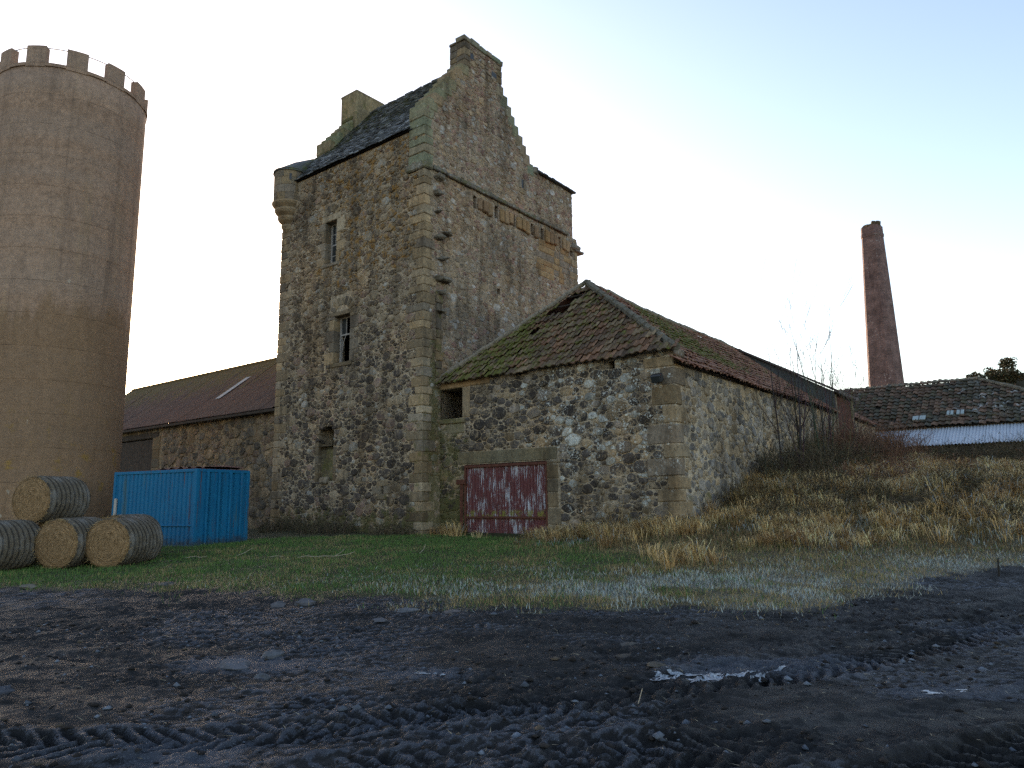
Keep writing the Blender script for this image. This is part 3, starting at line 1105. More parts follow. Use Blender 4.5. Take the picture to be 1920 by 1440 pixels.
# unseen sides and inside
core.add([(TX, 0, TB), (TX, TY, TB), (TX, TY, TH), (TX, 0, TH)], [(0, 1, 2, 3)], (0.2, .16, .11))
core.add([(0, TY, TB), (TX, TY, TB), (TX, TY, 15.4), (0, TY, 15.4)], [(3, 2, 1, 0)], (0.2, .16, .11))
core.box((.05, .3, 15.2), (6.8, TY - .05, 15.44), (.08, .06, .05))
core.box((6.75, 0.6, TH - .02), (9.83, TY, 15.9), (0.2, .16, .11))
for zf in (4.9, 10.0):
    core.box((0.75, 0.75, zf), (TX - .5, TY - .5, zf + .2), (.05, .04, .03))
wallL = core.build('wall', M_MORTAR, tower)

# gable core above the string course
SL = 1.32
gprof = [(0, TH), (6.75, TH), (6.75, 16.05), (4.5, 19.0), (2.2, 19.0), (0, 16.05)]
gm_ = MB()
nP = len(gprof)
gm_.add([(x, 0.0, z) for x, z in gprof] + [(x, 0.76, z) for x, z in gprof],
        [tuple(range(nP)), tuple(range(2 * nP - 1, nP - 1, -1))] + [(i, (i + 1) % nP, (i + 1) % nP + nP, i + nP)[::-1] for i in range(nP)],
        (0.32, 0.245, 0.18), lambda p: mR(p[0], p[2]))
gm_.add([(6.75, 0.003, TH), (9.83, 0.003, TH), (9.83, 0.003, 16.1), (6.75, 0.003, 16.1), (9.83, .6, TH), (9.83, .6, 16.1), (6.75, .6, 16.1)],
        [(0, 1, 2, 3), (1, 4, 5, 2), (3, 2, 5, 6)], (0.32, .245, .18), lambda p: mR(p[0], p[2]))
gable = gm_.build('gable_wall', M_MORTAR, tower)
# far gable core (behind, with its own chimney)
fg = MB()
gp2 = [(1.15, 15.2), (6.7, 15.2), (6.7, 15.9), (4.3, 19.1), (2.45, 19.1), (1.15, 17.15)]
fg.add([(x, 7.15, z) for x, z in gp2] + [(x, 8.05, z) for x, z in gp2],
       [tuple(range(6)), tuple(range(11, 5, -1))] + [(i, (i + 1) % 6, (i + 1) % 6 + 6, i + 6)[::-1] for i in range(6)], (0.22, .17, .11), (0.3, 0.3, 0.6))
fgab = fg.build('gable_wall', M_SAND, tower)
tag(fgab, 'mossy crow-stepped far gable')

# quoins on the three corners
exL = []; exR = []
z = TB + .15; i = 0
while z < TH - .1:
    h = random.uniform(.27, .42)
    h = min(h, TH - z)
    long_l = i % 2 == 0
    a = random.uniform(.55, .85) if long_l else random.uniform(.28, .42)
    b = random.uniform(.28, .40) if long_l else random.uniform(.42, .62)
    dark = .62 if (z < 4.2 and random.random() < .6) else 1.0
    m = MB().block((-.028 - random.uniform(0, .012), -.028 - random.uniform(0, .012), z + .008), (b, a, z + h - .008), sand(k=dark), (0.22, 0.42 if z > 7 else .2, 0.35 + .3 * (z < 6)), bev=.022, jit=.014)
    # hollow not needed: the block passes into the wall
    m.build('quoin', M_SAND, wallL)
    exL.append((-.1, a, z, z + h)); exR.append((-.1, b, z, z + h))
    z += h; i += 1
z = TB + .15; i = 0
while z < 13.2:
    h = random.uniform(.28, .44)
    a = random.uniform(.55, .85) if i % 2 == 0 else random.uniform(.28, .42)
    m = MB().block((-.028, TY - a, z + .008), (.4, TY + .03, z + h - .008), sand(), (0.15, 0.1, 0.2), bev=.022, jit=.012)
    m.build('quoin', M_SAND, wallL)
    exL.append((TY - a, TY + .1, z, z + h)); z += h; i += 1
z = 5.5; i = 0
while z < TH - .2:
    h = random.uniform(.28, .42)
    a = random.uniform(.4, .7) if i % 2 == 0 else random.uniform(.25, .4)
    MB().block((TX - a, -.03, z + .008), (TX + .03, .4, z + h - .008), sand(k=.85), (0.4, 0.2, 0.2), bev=.022, jit=.014).build('quoin', M_SAND, wallL)
    exR.append((TX - a, TX + .1, z, z + h)); z += h; i += 1


def surround(face, pl, w, parent, excl, jw=(.2, .42), lint=.3, sill=.16, k=1.0, msk=(.15, .25, .3)):
    a, b, c, d = w[:4]
    for side in (0, 1):
        z_ = c; i_ = random.randint(0, 1)
        while z_ < d - .02:
            h_ = min(random.uniform(.3, .5), d - z_)
            if d - z_ - h_ < .15: h_ = d - z_
            ww_ = jw[i_ % 2] * random.uniform(.85, 1.2)
            ua, ub = (a - ww_, a + .012) if side == 0 else (b - .012, b + ww_)
            lo = P3(face, pl, ua, z_ + .007, random.uniform(.018, .032)); hi = P3(face, pl, ub, z_ + h_ - .007, -.3)
            MB().block(lo, hi, sand(k=k), msk, .016, .008).build('jamb_stone', M_SAND, parent)
            excl.append((ua, ub, z_, z_ + h_)); z_ += h_; i_ += 1
    lo = P3(face, pl, a - .22, d - .012, .025); hi = P3(face, pl, b + .22, d + lint, -.4)
    MB().block(lo, hi, sand(k=k), msk, .02, .01).build('lintel', M_SAND, parent)
    lo = P3(face, pl, a - .14, c - sill, .06); hi = P3(face, pl, b + .14, c + .012, -.35)
    MB().block(lo, hi, sand(k=k * .8), (msk[0], msk[1], .6), .02, .01).build('sill', M_SAND, parent)
    excl.append((a - .22, b + .22, d, d + lint)); excl.append((a - .14, b + .14, c - sill, c))


surround('L', 0, WLO, wallL, exL, (.24, .5), .16, .16)
surround('L', 0, WUP, wallL, exL, (.2, .45), .26, .12)
surround('L', 0, SLIT, wallL, exL, (.2, .4), .2, .2, .8)
exL += [HOLE, (NICHE[0] - .1, NICHE[1] + .1, NICHE[2], NICHE[3])]
# ragged stones round the hole and niche
for (u, v, s_) in ((4.70, 3.9, .12), (4.70, 4.2, .11), (4.80, 4.52, .12), (4.98, 4.70, .13), (5.60, 4.58, .13), (5.82, 4.35, .12), (5.84, 4.0, .12), (5.3, 4.74, .12)):
    MB().block(P3('L', 0, u - s_, v - s_ * .8, .05), P3('L', 0, u + s_, v + s_ * .8, -.35), cL(u, v, random, 1), (.2, .1, .3), .05, .03).build('stone', M_STONE, wallL)
for side, u in ((0, NICHE[0]), (1, NICHE[1])):
    z = NICHE[2]
    while z < NICHE[3]:
        h = random.uniform(.25, .4)
        ua, ub = (u - .18, u + .01) if side == 0 else (u - .01, u + .18)
        MB().block(P3('L', 0, ua, z + .01, .02), P3('L', 0, ub, z + h - .01, -.2), sand(k=.6), (.1, .1, .4), .02, .01).build('jamb_stone', M_SAND, wallL)
        exL.append((ua, ub, z, z + h)); z += h
MB().block((-.16, 5.02, 2.36), (.1, 5.5, 2.62), sand(k=.8), (.1, .1, .5), .06, .02).build('basin_stone', M_SAND, wallL)
exL.append((4.9, 5.6, 2.3, 2.6))
# relieving arches over the windows
for (uc, vc, rad) in ((4.48, 8.95, .62), (5.34, 13.2, .42)):
    for q in range(7):
        a = R(28 + q * (124 / 6))
        Mx = Matrix.Translation((0, uc + math.cos(a) * rad, vc + math.sin(a) * rad * .9)) @ Matrix.Rotation(a - math.pi / 2, 4, 'X')
        MB().block((-.03, -.085, -.16), (.1, .085, .18), sand(k=.75), (.15, .4, .2), .02, .01, M=Mx).build('arch_stone', M_SAND, wallL)
    exL.append((uc - rad - .12, uc + rad + .12, vc + .2, vc + rad + .22))

# string course, corbels, ashlar patch on the gable face
x = .38
while x < 9.25:
    w = random.uniform(.5, .95)
    MB().block((x + .006, -.13 - random.uniform(0, .03), TH - .06), (min(x + w, 9.3) - .006, .1, TH + .11 + random.uniform(-.02, .02)), (0.15, .135, .115), (.6, .2, .75), .03, .015).build('string_stone', M_SAND, wallL)
    x += w
exR.append((.3, 9.3, TH - .05, TH + .12))
x = 2.95
while x < 9.5:
    if not any(a - .1 < x + .13 < b + .1 for a, b in slots):
        MB().block((x, -.10 - random.uniform(0, .06), 13.02 + random.uniform(-.05, .05)), (x + .27, .2, 13.55), random.choice([(.25, .16, .08), (.28, .19, .11), (.19, .125, .075)]), (.1, .3, .1), .04, .02).build('corbel', M_SAND, wallL)
        exR.append((x, x + .27, 13.0, 13.56))
        x += .30
    else:
        x += .12
exR += [(a, b, c, d) for a, b, c, d, e in RO]
z = 11.35
while z < 12.9:
    x = 6.7 + random.uniform(0, .4); h = random.uniform(.24, .36)
    while x < 9.2:
        w = random.uniform(.35, .8)
        if random.random() < .72:
            MB().block((x + .01, -.025, z + .01), (x + w - .01, .15, z + h - .01), random.choice([(.28, .19, .10), (.24, .15, .075), (.20, .16, .12)]), (.25, .3, .1), .02, .01).build('ashlar_block', M_SAND, wallL)
            exR.append((x, x + w, z, z + h))
        x += w
    z += h
# broken tusk stones where a wall once joined
for (X, zz, s_) in ((.62, 12.86, .2), (.66, 12.2, .15), (1.12, 11.47, .17), (.72, 11.15, .24), (.9, 10.42, .2), (1.0, 9.62, .28), (.72, 9.6, .2), (.82, 9.12, .2), (.75, 8.4, .16), (.7, 13.5, .24)):
    MB().block((X - s_ * .85, -.20 - s_ * .4, zz - .03), (X + s_ * .85, .2, zz + s_ * .6), (0.16, .14, .11), (.45, .2, .5), .06, .05).build('tusk_stone', M_SAND, wallL)
    exR.append((X - s_, X + s_, zz - .03, zz + s_ * .75))
# sandstone strip of the vanished wing below them
z = 5.6
while z < 8.9:
    h = random.uniform(.3, .6)
    MB().block((.62, -.06, z + .01), (.62 + random.uniform(.22, .4), .2, z + h - .01), sand(k=.7), (.2, .1, .7), .025, .02).build('ashlar_block', M_SAND, wallL)
    exR.append((.6, 1.0, z, z + h)); z += h

TI = [(.15, .21, 3), (.09, .14, 20), (.06, .09, 90), (.036, .054, 190)]
TI2 = [(.14, .19, 1.5), (.09, .13, 14), (.06, .085, 80), (.036, .054, 190)]
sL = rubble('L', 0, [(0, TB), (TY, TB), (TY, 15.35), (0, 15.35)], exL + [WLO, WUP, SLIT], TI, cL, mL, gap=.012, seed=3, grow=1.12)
sR = rubble('R', 0, [(0, 2.5), (TX, 2.5), (TX, TH), (0, TH)], exR + [(0.9, TX, 0, 5.6)], TI2, cR, mR, gap=.012, seed=4, stretch=1.28, proud=(.004, .026))
place_stones([sL, sR], wallL, 300)
exG = [(5.86, 6.02, 15.0, 15.4)]
sG = rubble('R', 0, [(p[0], p[1]) for p in [(0, TH), (6.75, TH), (6.75, 16.05), (4.5, 19.0), (2.2, 19.0), (0, 16.05)]], exG + [(-.1, .45, 13, 16)], TI2, cR, mR, gap=.012, seed=5, stretch=1.28, proud=(.004, .026))
sG2 = rubble('R', 0, [(6.75, TH), (9.83, TH), (9.83, 16.1), (6.75, 16.1)], [], TI2, cR, mR, gap=.012, seed=6, stretch=1.28, proud=(.004, .026))
place_stones([sG, sG2], gable, 60)
MB().box((5.86, -.004, 15.0), (6.02, .1, 15.4), (.01, .01, .01)).build('slit_shade_block', M_BLACK, gable)  # solid black box: the slit's inner shade is put into the colour
for (X0, X1, z0, z1) in ((5.70, 5.85, 14.95, 15.45), (6.03, 6.2, 14.95, 15.45), (5.72, 6.15, 14.72, 14.93)):
    MB().block((X0, -.04, z0), (X1, .1, z1), sand(k=.7), (.3, .2, .3), .015, .006).build('jamb_stone', M_SAND, gable)
# gable edge quoins at the corner above the string course
z = TH + .12
while z < 16.0:
    h = random.uniform(.28, .4); a = random.uniform(.3, .6)
    MB().block((-.05, -.03, z + .006), (a, .80, min(z + h, 16.1) - .006), (.24 * random.uniform(.7, 1.1), .20, .13), (.55, .4, .42), .025, .02).build('quoin', M_SAND, gable)
    z += h
MB().block((-.12, -.10, TH - .12), (.36, .9, TH + .14), (.19, .17, .13), (.6, .3, .7), .05, .03).build('skew_corbel', M_SAND, gable)
# crow steps
for s_ in range(9):
    X = .05 + s_ * .25; zt = 16.05 + s_ * .25 * SL
    MB().block((X - .1, -.035, zt - .22), (X + .42, .80, zt + .26), (.25 * random.uniform(.75, 1.1), .20, .125), (.5, .45, .42), .05, .035).build('crow_step', M_SAND, gable)
for s_ in range(9):
    X = 6.72 - s_ * .262; zt = 16.0 + s_ * .345
    MB().block((X - .42, -.03, zt - .2), (X + .05, .80, zt + .345), (.22 * random.uniform(.75, 1.1), .185, .125), (.55, .5, .4), .025, .015).build('crow_step', M_SAND, gable)
MB().block((6.72, -.1, 16.0), (7.1, .5, 16.35), (.16, .14, .11), (.5, .2, .5), .06, .04).build('skew_corbel', M_SAND, gable)

# big wall-head chimney on the gable
chm = MB()
chm.box((2.2, -.0, 18.9), (4.53, .77, 20.1), (.22, .17, .125), (.4, .3, .3))
chimney1 = chm.build('chimney_stack', M_MORTAR, tower)
sC = rubble('R', 0, [(2.5, 18.95), (4.25, 18.95), (4.25, 20.0), (2.5, 20.0)], [(2.55, 2.75, 19.4, 19.65), (3.9, 4.25, 19.3, 19.55)], TI2, cR, mR, gap=.012, seed=8)
place_stones([sC], chimney1, 40)
for xs, ys in (((2.17, 2.52), None), ((4.24, 4.56), None)):
    z = 18.95
    while z < 20.0:
        h = random.uniform(.2, .32)
        MB().block((xs[0], -.03, z + .005), (xs[1], .40, z + h - .005), sand(k=.7), (.3, .5, .5), .02, .012).build('quoin', M_SAND, chimney1)
        MB().block((xs[0], .41, z + .005), (xs[1], .80, z + h - .005), sand(k=.6), (.3, .4, .4), .02, .012).build('quoin', M_SAND, chimney1)
        z += h
x = 2.12
while x < 4.6:
    w = random.uniform(.35, .6); w = min(w, 4.62 - x)
    if w > .12:
        MB().block((x + .005, -.06, 20.04), (x + w - .005, .44, 20.32 + random.uniform(-.08, .03)), (.2 * random.uniform(.7, 1.1), .165, .115), (.5, .4, .45), .025, .015).build('cope_stone', M_SAND, chimney1)
    x += w
MB().block((2.14, .46, 20.04), (4.2, .82, 20.14), (.17, .14, .1), (.4, .3, .5), .025, .02).build('cope_stone', M_SAND, chimney1)
for (X0, X1, z0, z1) in ((2.55, 2.75, 19.4, 19.65), (3.9, 4.22, 19.3, 19.52)):
    MB().box((X0, -.006, z0), (X1, .05, z1), (.01, .01, .01)).build('socket_shade_block', M_BLACK, chimney1)  # flush black boxes painted as the shade inside sockets

# far chimney
c2 = MB().block((2.45, 6.95, 18.3), (4.15, 8.1, 20.6), (.24, .19, .11), (.4, .4, .65), .03, .02)
chimney2 = c2.build('chimney_stack', M_SAND, tower)
MB().block((2.43, 6.93, 20.55), (4.17, 8.12, 20.70), (.22, .18, .11), (.4, .35, .65), .04, .03).build('cope_stone', M_SAND, chimney2)
MB().block((2.40, 7.15, 19.25), (2.47, 7.95, 19.4), (.1, .09, .05), (.2, .1, .8), .02, .015).build('drip_stone', M_SAND, chimney2)
for s_ in range(6):
    X = 1.2 + s_ * .235; zt = 17.45 + s_ * .29
    MB().block((X - .06, 7.12, zt - .3), (X + .36, 8.1, zt + .27), (.22 * random.uniform(.8, 1.1), .185, .11), (.4, .3, .75), .03, .02).build('crow_step', M_SAND, fgab)

# slate roof
roof = MB()
RX0, RZ0, RXR, RZR = -.16, 15.42, 3.37, 19.86
slp = math.atan2(RZR - RZ0, RXR - RX0)
ca_, sa_ = math.cos(slp), math.sin(slp)
Ls = math.hypot(RZR - RZ0, RXR - RX0)


def slp_pt(b, Y, n=0.0):
    return (RX0 + b * ca_ - n * sa_, Y, RZ0 + b * sa_ + n * ca_)


roof.add([slp_pt(.02, .6, -.05), slp_pt(.02, 8.7, -.05), slp_pt(2.2, 8.1, -.05), slp_pt(Ls, 8.0, -.05), slp_pt(Ls, .6, -.05)], [(0, 1, 2, 3, 4)], (.03, .03, .03))
roof.add([(6.9, .6, RZ0), (6.9, 8.0, RZ0), (RXR, 8.0, RZR - .05), (RXR, .6, RZR - .05)], [(0, 1, 2, 3)], (.04, .042, .045))
roof.add([(6.9, -.12, 16.12), (9.98, -.12, 16.12), (9.98, 5, 17.2), (6.9, 5, 17.2), (6.9, -.12, 16.06), (9.98, -.12, 16.06), (9.98, 5, 17.1)], [(0, 1, 2, 3), (0, 4, 5, 1), (1, 5, 6, 2)], (.04, .045, .045))
roof.box((.0, .76, 15.40), (.14, 8.75, 15.62), (.05, .04, .035))
roof_o = roof.build('roof', M_SLATE, tower)
sl_list = []


def slate(b, Y, w, ln, parent_list, lift=.0, tilt=.0):
    m = MB()
    th = random.uniform(.02, .034)
    j = lambda s_: random.uniform(-s_, s_)
    n0, n1_ = .045 + lift + random.uniform(0, .022), .004
    sk = j(.012)
    top = [slp_pt(b + j(.012), Y + .003, n0 + j(.006)), slp_pt(b + j(.012), Y + w - .003, n0 + j(.006)), slp_pt(b + ln, Y + w - .003 + sk, n1_), slp_pt(b + ln, Y + .003 + sk, n1_)]
    dn = (-sa_ * th, 0, ca_ * th)
    V = top + [tuple(p[q] - dn[q] for q in range(3)) for p in top]
    g_ = random.uniform(.7, 2.2)
    c = random.choice([(.048, .054, .056), (.06, .064, .064), (.04, .045, .043), (.085, .092, .096), (.15, .16, .165), (.028, .03, .03)])
    mk = (0, 0, .45 + .45 * float(sstep(.9, 2.4, b)) * (.6 + .4 * float(sstep(5, 7.5, Y))))
    m.add(V, [(0, 1, 2, 3), (7, 6, 5, 4), (0, 4, 5, 1), (1, 5, 6, 2), (2, 6, 7, 3), (3, 7, 4, 0)], (c[0] * g_, c[1] * g_, c[2] * g_), mk)
    parent_list.append((ln * w, m))


b = 0.0; row = 0
while b < Ls - .05:
    ex = .155 - .04 * b / Ls
    Y = .78 - random.uniform(0, .2)
    ymax = 9.15 - 1.1 * min(b, 2.2) / 2.2 if b < 2.2 else 7.95
    if b > 3.5: ymax = 7.3
    sag = 0.0
    while Y < ymax:
        w = random.uniform(.17, .30)
        if Y < .76: w = .25; Y = max(Y, .74)
        if Y + w > ymax + .12: w = max(.1, ymax + .08 - Y)
        slate(b, Y, w, ex * 2.1, sl_list, sag + .02 * (n1(Y * .9, b * .9, 4) - .5))
        Y += w
    b += ex; row += 1
sl_sorted = sorted(sl_list, key=lambda q: -q[0])
for A, m in sl_sorted[:300]:
    m.build('slate', M_SLATE, roof_o)
bigm = MB()
for A, m in sl_sorted[300:]:
    bigm.merge(m)
bigm.build('slates', M_SLATE, roof_o, kind='stuff')
# ridge stones
Y = .7
while Y < 7.1:
    MB().block((RXR - .14, Y + .005, RZR - .12), (RXR + .14, Y + .55, RZR + .05), (.06, .06, .055), (.3, .1, .5), .05, .02).build('ridge_stone', M_SLATE, roof_o)
    Y += .56
# slates along the right wall head
x = 6.95
while x < 9.95:
    w = random.uniform(.22, .36)
    MB().block((x, -.17 - random.uniform(0, .05), 16.07 + random.uniform(0, .02)), (x + w - .006, .5, 16.13 + random.uniform(0, .03)), (.04, .046, .046), (0, 0, .4), .01, .012).build('eave_slate', M_SLATE, roof_o)
    x += w
MB().block((9.9, -.12, 13.2), (10.62, .6, 13.32), (.16, .14, .12), (.4, .1, .3), .03, .02, M=Matrix.Translation((0, 0, 0))).build('projecting_slab', M_SAND, wallL)
MB().block((9.7, -.14, 13.3), (10.4, .5, 13.6), (.17, .15, .12), (.5, .1, .3), .08, .04).build('projecting_slab', M_SAND, wallL)

# corner turret
tc, tr = (.08, 8.42), .68
prof = [(0.05, 13.2), (.26, 13.40), (.32, 13.52), (.32, 13.60), (.25, 13.62), (.42, 13.76), (.48, 13.86), (.48, 13.94), (.40, 13.96), (.56, 14.10), (.62, 14.20), (.62, 14.28), (.54, 14.30), (.70, 14.44), (.75, 14.52), (.75, 14.57), (tr, 14.575), (tr, 16.0), (tr + .06, 16.02)]
tv = MB(); NS = 36
V = [(tc[0] + r_ * math.cos(2 * math.pi * i / NS), tc[1] + r_ * math.sin(2 * math.pi * i / NS), z_) for (r_, z_) in prof for i in range(NS)]
F = [(j * NS + i, j * NS + (i + 1) % NS, (j + 1) * NS + (i + 1) % NS, (j + 1) * NS + i) for j in range(len(prof) - 1) for i in range(NS)]
tv.add(V, F, (.27, .205, .13), (.2, .2, .3))
turret = tv.build('corner_turret', M_SAND, tower, smooth=False)
# ashlar courses of the drum
for row_ in range(4):
    z0 = 14.58 + row_ * .35; a = random.random()
    while a < 2 * math.pi + .3:
        da = random.uniform(.5, .9)
        m = MB(); pts = []
        for t in np.linspace(a + .008, min(a + da, 99) - .008, 5):
            for rr in (tr - .02, tr + .016):
                for zz in (z0 + .006, z0 + .344):
                    pts.append((tc[0] + rr * math.cos(t), tc[1] + rr * math.sin(t), zz))
        Fq = []
        for s_ in range(4):
            q = s_ * 4
            Fq += [(q + 2, q + 6, q + 7, q + 3), (q + 3, q + 7, q + 5, q + 1), (q, q + 4, q + 6, q + 2)]
        Fq += [(0, 2, 3, 1), (16, 17, 19, 18)]
        m.add(pts, Fq, sand(k=.8), (.2, .15, .25))
        m.build('drum_stone', M_SAND, turret)
        a += da
Mt = Matrix.Translation((tc[0] + (tr + .02) * math.cos(R(235)), tc[1] + (tr + .02) * math.sin(R(235)), 15.62)) @ Matrix.Rotation(R(235), 4, 'Z')
MB().box((-.04, -.045, -.14), (.01, .045, .14), (.01, .01, .01), M=Mt).build('shot_hole_shade_block', M_BLACK, turret)  # black box standing for the shaded inside of a shot hole
tp = MB()
NS2 = 20
apex = slp_pt(2.1, 8.2, .05)
V = [(tc[0] + (tr + .07) * math.cos(2 * math.pi * i / NS2), tc[1] + (tr + .07) * math.sin(2 * math.pi * i / NS2), 15.98 + random.uniform(-.02, .02)) for i in range(NS2)]
V2 = [(tc[0] + (apex[0] - tc[0]) * .45 + (tr + .12) * .55 * math.cos(2 * math.pi * i / NS2), tc[1] + (apex[1] - tc[1]) * .45 + (tr + .12) * .55 * math.sin(2 * math.pi * i / NS2), 15.98 + (apex[2] - 15.98) * .50 + random.uniform(-.02, .02)) for i in range(NS2)]
V3 = [(p[0], p[1], p[2] - .05) for p in V]
F = [(i, (i + 1) % NS2, NS2 + (i + 1) % NS2, NS2 + i) for i in range(NS2)] + [(NS2 + i, NS2 + (i + 1) % NS2, 2 * NS2) for i in range(NS2)] + [(i, 2 * NS2 + 1 + i, 2 * NS2 + 1 + (i + 1) % NS2, (i + 1) % NS2) for i in range(NS2)]
tp.add(V + V2 + [apex] + V3, F, (.062, .06, .052), (0, 0, .85))
tp.build('turret_roof', M_SLATE, turret)


# sash windows
def sash(w, broken):
    a, b, c, d = w[:4]
    X0 = .30
    fr = MB()
    t = .07
    for (u0, u1, v0, v1) in ((a, a + t, c, d), (b - t, b, c, d), (a + t, b - t, c, c + t), (a + t, b - t, d - t, d)):
        fr.box((X0, u0, v0), (X0 + .1, u1, v1))
    win = fr.build('window', M_WOODP, tower)
    mid = c + (d - c) * (.62 if broken else .5)
    if broken:
        tag(win, 'lower sash window with most of its panes gone')
    r_ = MB()
    r_.box((X0 + .02, a + t, mid - .03), (X0 + .07, b - t, mid + .03))
    for q in (1, 2):
        u = a + t + (b - a - 2 * t) * q / 3
        r_.box((X0 + .025, u - .014, mid), (X0 + .06, u + .014, d - t))
    if not broken:
        r_.box((X0 + .025, a + t, (mid + d) / 2 - .014), (X0 + .06, b - t, (mid + d) / 2 + .014))
        r_.box((X0 + .025, (a + b) / 2 - .014, c + t), (X0 + .06, (a + b) / 2 + .014, mid))
        r_.box((X0 + .025, a + t, (mid + c) / 2 - .014), (X0 + .06, b - t, (mid + c) / 2 + .014))
    r_.build('sash_bars', M_WOODP, win)
    cells = [(q, 0) for q in range(3)]
    for q in range(3):
        if broken and q == 1: continue
        u0 = a + t + (b - a - 2 * t) * q / 3 + .014; u1 = a + t + (b - a - 2 * t) * (q + 1) / 3 - .014
        MB().box((X0 + .038, u0, mid + .03), (X0 + .044, u1, d - t)).build('pane', M_GLASS, win)
    if not broken:
        for q in range(2):
            u0 = a + t + (b - a - 2 * t) * q / 2 + .014; u1 = a + t + (b - a - 2 * t) * (q + 1) / 2 - .014
            MB().box((X0 + .038, u0, c + t), (X0 + .044, u1, mid - .03)).build('pane', M_GLASS, win)
    else:
        # loose glazing bars hanging in the opening
        MB().tube([(X0 + .05, b - .3, mid - .02), (X0 + .03, b - .2, c + .9), (X0 + .0, b - .16, c + .5)], .016, 4).build('hanging_bar', M_WOODP, win)


sash(WLO, True)
sash(WUP, False)

# ================================================================== RIGHT BARN (hipped pantile roof)
barn = tag(frame_root('stone_barn'), 'long rubble stone barn with hipped mossy pantile roof beside the tower', 'barn')
BX, BY0, BY1 = .9, -9.05, -.0
BEZ = 5.88
BLEN = 25.6


def mBE(Y, z):
    white = .95 * float(sstep(-2.2, -5.0, Y)) * (0.55 + .45 * float(sstep(1.6, 3.0, z))) + .12
    moss = .7 * float(sstep(-2.2, -.4, Y)) + .55 * float(sstep(1.8, .8, z)) + .2
    return (white, .2, moss)


def mBS(X, z):
    return (.45, .42, .18 + .4 * float(sstep(3.0, 1.2, z - X * .12)))


def cBE(u, v, rnd, A):
    t = rnd.random(); f = rnd.uniform(.55, 1.4)
    if t < .14: c = (.25, .19, .12)
    elif t < .26: c = (.20, .17, .14)
    elif t < .26 + .13 * float(sstep(-2.5, -5, u)): c = (.36, .365, .335)
    else: c = (.066, .057, .051)
    return (c[0] * f, c[1] * f, c[2] * f)


def cBS(u, v, rnd, A):
    t = rnd.random(); f = rnd.uniform(.6, 1.35)
    if t < .3: c = (.34, .26, .165)
    elif t < .62: c = (.27, .24, .205)
    else: c = (.16, .148, .135)
    return (c[0] * f, c[1] * f, c[2] * f)


DOOR = (-4.62, -1.16, .45, 2.86)
BWIN = (-1.06, .0, 4.5, 5.56)
VENT = (-7.16, -6.94, 5.48, 5.72)
bc = MB()
wall_face(bc, 'L', BX, BY0, BY1, .2, BEZ, [DOOR + (.35,), BWIN + (.6,), VENT + (.3,)], (.34, .275, .195), mBE)
wall_face(bc, 'R', BY0, BX, BLEN, .4, 5.5, [(17.75, 20.9, 2.6, 5.5, .3)], (.39, .325, .235), mBS)
bc.add([(BX, 0, 5.6), (17, 0, 5.6), (17, 0, .3), (BX, 0, .3)], [(0, 1, 2, 3)], (.02, .016, .013))  # inner wall coloured near black, painting the unlit interior behind the openings
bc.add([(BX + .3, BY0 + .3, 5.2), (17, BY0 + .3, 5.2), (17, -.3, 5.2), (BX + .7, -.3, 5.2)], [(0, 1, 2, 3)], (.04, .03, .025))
bwall = bc.build('wall', M_MORTAR, barn)
exB = [DOOR, BWIN, VENT, (-5.0, -.85, 2.86, 3.3)]
exS = [(17.4, 21.2, 2.0, 5.6)]
# concrete lintel over the door
MB().block((BX - .03, -5.0, 2.88), (BX + .3, -.85, 3.28), (.15, .13, .085), (.15, .1, .5), .02, .015).build('lintel', M_SAND, bwall)
MB().block((BX - .03, -2.3, 5.58), (BX + .3, .0, 5.86), (.29, .19, .10), (.2, .1, .5), .02, .012).build('lintel', M_SAND, bwall)
exB.append((-2.3, .1, 5.55, 5.9))
MB().block((BX - .08, -1.2, 4.32), (BX + .4, .0, 4.49), (.2, .165, .1), (.1, .1, .9), .025, .015).build('sill', M_SAND, bwall)
MB().block((BX - .03, -1.12, 3.95), (BX + .3, -.3, 4.3), (.19, .16, .1), (.1, .1, .8), .025, .015).build('jamb_stone', M_SAND, bwall)
MB().block((BX - .025, -1.42, 4.5), (BX + .3, -1.07, 5.55), (.24, .185, .12), (.2, .1, .3), .02, .012).build('jamb_stone', M_SAND, bwall)
exB += [(-1.42, -1.06, 4.5, 5.55), (-1.2, 0, 3.95, 4.5)]
z = .45
while z < 2.85:
    h = random.uniform(.35, .6)
    MB().block((BX - .025, DOOR[0] - random.uniform(.3, .6), z + .01), (BX + .3, DOOR[0] + .01, min(z + h, 2.86) - .01), sand(k=.62), (.3, .1, .3), .02, .012).build('jamb_stone', M_SAND, bwall)
    exB.append((DOOR[0] - .5, DOOR[0], z, z + h)); z += h
